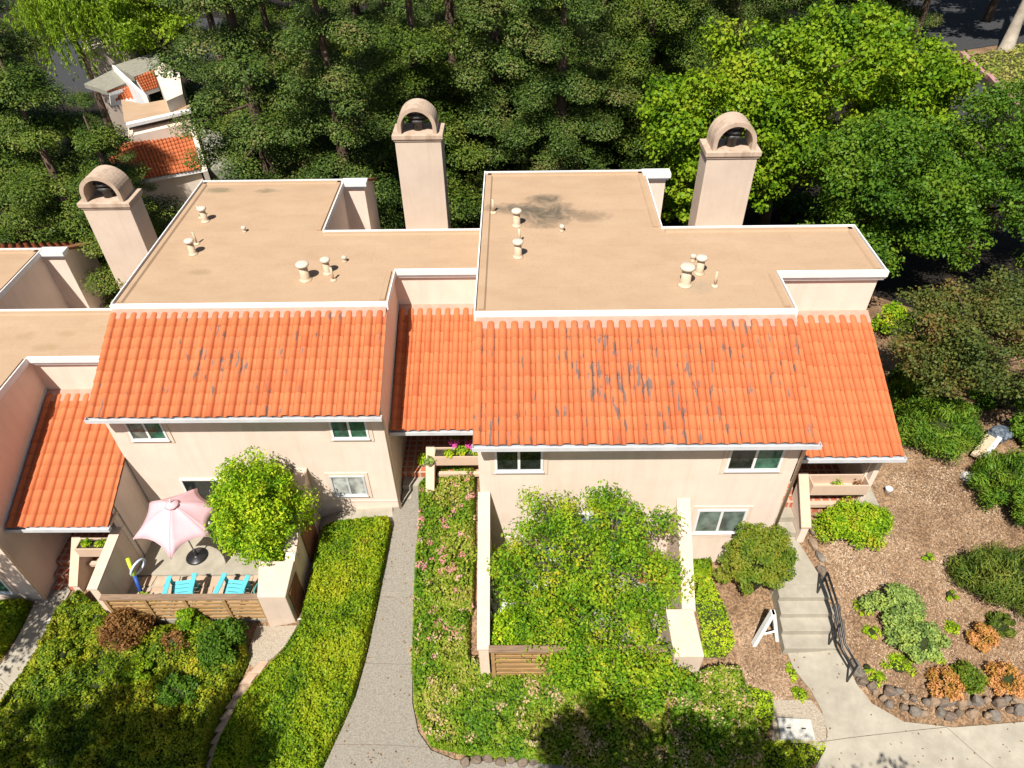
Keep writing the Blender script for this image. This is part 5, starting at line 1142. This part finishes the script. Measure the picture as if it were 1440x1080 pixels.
# ------------------------------------------------------------------ far background
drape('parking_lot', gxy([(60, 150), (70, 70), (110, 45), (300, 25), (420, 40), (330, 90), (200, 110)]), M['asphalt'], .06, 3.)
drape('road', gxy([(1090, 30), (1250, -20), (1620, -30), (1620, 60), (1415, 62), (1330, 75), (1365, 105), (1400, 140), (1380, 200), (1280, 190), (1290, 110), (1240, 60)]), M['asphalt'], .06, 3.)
lp = gxy([(1360, 85), (1400, 118), (1425, 150), (1600, 220), (1640, 75), (1420, 66)])
drape('lawn', lp, M['mulch'], .08, 2.)
bed('lawn_grass', 'green and yellow lawn around the pale trunk in the upper right corner', 'grass', None, .12, 'grass', 90, .22, 90, edge=.3, kind='stuff', poly=lp, zoff=.08, under='underdry')
kb = MB(); q = [gp(u, v) for u, v in ((1352, 78), (1378, 103), (1392, 112), (1428, 152))]
for a, b_ in zip(q[:-1], q[1:]): kb.bar(a+np.array([0, 0, .1]), b_+np.array([0, 0, .1]), .35, .3)
M['redkerb'] = mat('red_kerb', (.36, .17, .17), (.45, .27, .25), 2, .9)
tag(kb.build('kerb', M['redkerb']), kind='structure')
p = gp(1413, 73); t_ = thing('pale_tree', 'pale bare trunk standing on the lawn in the upper right corner', 'tree', tuple(p))
s = MB(); s.tube([p+np.array([0, 0, -.3]), p+np.array([0, 0, .35]), p+np.array([.1, .2, 2]), p+np.array([.5, .4, 6]), p+np.array([1.1, .5, 11]), p+np.array([1.4, .5, 15])], [.8, .5, .36, .3, .25, .1], 14)
s.build('trunk', M['palebark'], t_)
leaf_obj('crown', puffs([p+np.array([1+math.cos(a)*3.5, math.sin(a)*3, 11.5+1.5*math.sin(3*a)]) for a in np.arange(0, 6.2, .25)], [1.2]*25, 260, .35, .7, .2, .5), L['liquid'], t_)
for i, (x_, y_, z_, R_, lab) in enumerate(((23.5, 57, 10.5, (5, 4.5, 3), 'tall shade tree rising out of the photo left of the road'), (31, 59, 10.5, (5, 4.5, 3), 'tall shade tree rising out of the photo in front of the road'), (38.5, 63, 12, (4, 4.5, 3), 'tall shade tree rising out of the photo over the lawn'), (26, 70, 10.5, (6, 5, 3), 'tall shade tree beyond the road, left one'), (36, 73, 10.5, (6, 5, 3), 'tall shade tree beyond the road, middle one'), (45, 76, 10.5, (6, 5, 3), 'tall shade tree beyond the road, right one'))):
    broadleaf('shade_tree', lab, 'tree', (x_, y_, float(gz(x_, y_))), np.array([x_, y_, z_]), R_, 80, 1.2, 5200, .5, 'liquid', 310+i, .3, group='shade trees round the road', hollow=.2)
kw = MB(); q = [gp(u, v) for u, v in ((590, 262), (640, 236), (690, 212), (730, 198))]
for a, b_ in zip(q[:-1], q[1:]): kw.bar(a+np.array([0, 0, .2]), b_+np.array([0, 0, .2]), .5, .6)
tag(kw.build('stone_kerb', M['rock'], at=tuple(q[1])), 'low grey stone wall in the shade under the redwoods', 'low wall')

# far roofs seen between the trees
def slab_px(pts, z, th): return [tuple(onz(u, v, z)[:2]) for u, v in pts], z-th, z
def far(name, parts, label):
    c0 = onz(*parts[0][1][0], parts[0][2]); root = thing(name, label, 'house', (c0[0], c0[1], -6.5))
    for nm, px, z, th, m_ in parts:
        poly, za, zb_ = slab_px(px, z, th); MB().prismz(poly[::-1], za, zb_).build(nm, M[m_], root)
    return root
def farslope(root, tl, tr, bl, br, zt, zb_, nc, nr):
    a = [onz(*bl, zb_), onz(*br, zb_), onz(*tl, zt), onz(*tr, zt)]; mb_ = tilequad(MB(), *a, nc, nr); mb_.build('tile_roof', M['tileP'], root)
    mb2 = MB(); d = np.array([0, 0, -.08]); e = np.array([0, 0, -.3]); mb2.hexa([a[0]+e, a[1]+e, a[3]+e, a[2]+e, a[0]+d, a[1]+d, a[3]+d, a[2]+d]); mb2.build('sheathing', M['white'], root)
# nearest: big tile slope with white parapets
h1 = far('far_house', [('wall', [(172, 262), (283, 244), (275, 212), (155, 232)], -3.75, 4, 'farwall'), ('parapet', [(266, 176), (272, 176), (292, 240), (285, 242)], -1.55, 4, 'farwall'), ('flat_roof', [(272, 178), (310, 186), (330, 236), (290, 240)], -2.0, 3, 'greyroof')], 'nearest far house with the big orange tile slope seen between the trees')
farslope(h1, (140, 214), (266, 174), (165, 258), (286, 236), -1.6, -3.3, 24, 11)
h2 = far('far_house', [('wall', [(180, 192), (268, 172), (268, 156), (180, 176)], -1.2, 5, 'stucco'), ('flat_roof', [(175, 172), (268, 152), (262, 134), (200, 146), (170, 140)], -.6, .4, 'deckT'), ('roof_edge', [(177, 176), (268, 155), (268, 152), (177, 172)], -.57, .2, 'white')], 'far house with a tan flat roof and a window under it')
w0, w1 = onz(208, 180, -2.0), onz(236, 174, -2.0); w0[1] -= .35; w1[1] -= .35
MB().bar(w0, w1, .10, 1.0).build('window', M['white'], h2); dv = np.array([0, -.06, 0]); MB().bar(w0+dv+(w1-w0)*.07, w1+dv-(w1-w0)*.07, .08, .8).build('pane', M['gdark'], h2)
h3 = far('far_house', [('gable', [(217, 100), (228, 88), (252, 100), (257, 132), (234, 142)], 0.2, 6, 'farwall'), ('flat_roof', [(160, 92), (222, 72), (226, 94), (188, 108)], -.2, .3, 'greyroof'), ('flat_roof', [(118, 118), (158, 98), (186, 113), (150, 128)], -.5, .3, 'greyroof'), ('parapet', [(157, 92), (161, 92), (206, 134), (200, 134)], -.1, 2, 'white')], 'farthest pale house of the gap, with grey flat roofs and a white gable wall')
farslope(h3, (189, 108), (217, 99), (202, 129), (223, 122), -.25, -1.2, 7, 6)
farslope(h3, (152, 129), (187, 118), (154, 143), (203, 137), -.55, -1.4, 9, 5)
h4 = far('far_house', [('wall', [(118, 72), (182, 58), (178, 30), (112, 40)], .2, 7, 'stucco')], 'tan house in shade behind the willow at the top left')
farslope(h4, (108, 20), (172, 8), (116, 42), (180, 30), 1.9, .5, 16, 8)

# bark chips scattered over the mulch
poly = gxy([(1180, 900), (1150, 800), (1160, 770), (1270, 700), (1250, 670), (1310, 655), (1400, 660), (1440, 700), (1500, 800), (1500, 1000), (1300, 1000), (1230, 975)])
A = np.array(poly); P = RNG.uniform(A.min(0), A.max(0), (26000, 2)); P = P[inpoly(P, poly)]
poly2 = gxy([(1030, 905), (1080, 860), (1098, 915), (1135, 985), (1090, 985), (1050, 960)]); A2 = np.array(poly2); Q = RNG.uniform(A2.min(0), A2.max(0), (3500, 2)); P = np.concatenate([P, Q[inpoly(Q, poly2)]])
P3 = np.column_stack([P, gz(P[:, 0], P[:, 1])+.015]); Nn = np.tile([0, 0, 1.], (len(P3), 1))+RNG.normal(size=(len(P3), 3))*.35
o = leaf_obj('bark_chips', leaf_data(P3, Nn, .06, .45), L['chips']); tag(o, 'brown bark chips strewn over the garden bed', 'bark mulch', None, 'stuff')

# trees standing below the camera, out of the picture, whose shadows reach the bottom of it
for i, (x_, y_, zc, R_, n_, lab) in enumerate(((-12.6, 1.3, 8.8, (2.6, 1.0, 2.2), 12000, 'leafy tree in front of the lower left bed'), (-9.6, 1.1, 9.2, (1.5, .9, 2.0), 9000, 'narrow leafy tree in front of the edging stones'), (-.4, 1.2, 8.6, (1.5, .9, 2.0), 10000, 'leafy tree in front of the dry bed'), (2.5, 1.2, 8.2, (1.7, .9, 1.7), 10000, 'leafy tree in front of the square clipped hedge'), (5.6, 1.3, 6.6, (1.4, .9, .9), 2600, 'leafy tree in front of the lower walk'), (-15.6, 7.4, 4.6, (1.3, 1.6, 1.0), 3000, 'leafy tree left of the left path'))):
    broadleaf('street_tree', lab, 'tree', (x_, y_-.6, float(gz(x_, y_))), np.array([x_, y_-.2, zc]), R_, 60, .45, n_, .13, 'liquid', 500+i, .12, group='trees in front of the beds', hollow=.2)

# joints across the paths, fallen leaves
jn = MB()
for a, b_ in (((513, 934), (580, 936)), ((535, 840), (582, 842)), ((468, 1048), (600, 1052)), ((20, 972), (-20, 935)), ((75, 880), (38, 868)), ((1150, 1045), (1330, 1024)), ((1330, 1024), (1400, 1085))):
    p, q = gp(*a), gp(*b_); k_ = 8
    for i in range(k_):
        u_, w_ = p+(q-p)*i/k_, p+(q-p)*(i+1)/k_
        for e in (u_, w_): e[2] = float(gz(e[0], e[1]))+.052
        d_ = np.array([-(w_-u_)[1], (w_-u_)[0], 0]); d_ = d_/np.linalg.norm(d_)*.006
        jn.add([u_-d_, w_-d_, w_+d_, u_+d_], [(0, 1, 2, 3)])
tag(jn.build('path_joints', M['rock']), kind='structure')
P = []
for poly, n_ in ((gxy([(553, 735), (500, 980), (455, 1080), (640, 1075), (588, 1030), (580, 900), (590, 740)]), 110), (gxy([(55, 838), (0, 930), (0, 1000), (60, 915), (98, 832)]), 120), (gxy([(1110, 920), (1160, 1020), (1160, 1075), (1440, 1075), (1440, 1018), (1270, 1018), (1205, 965), (1183, 918)]), 45)):
    A = np.array(poly); K = RNG.uniform(A.min(0), A.max(0), (n_*6, 2)); K = K[inpoly(K, poly)]; e_ = edgedist(K, poly); K = K[RNG.uniform(0, 1, len(K)) < np.exp(-e_*5)+.04][:n_]; P.append(K)
P = np.concatenate(P); P3 = np.column_stack([P, gz(P[:, 0], P[:, 1])+.065])
o = leaf_obj('fallen_leaves', leaf_data(P3, np.tile([0, 0, 1.], (len(P3), 1))+RNG.normal(size=(len(P3), 3))*.3, .055, .5), L['dry']); tag(o, 'dry fallen leaves scattered along the edges of the paths', 'fallen leaves', None, 'stuff')
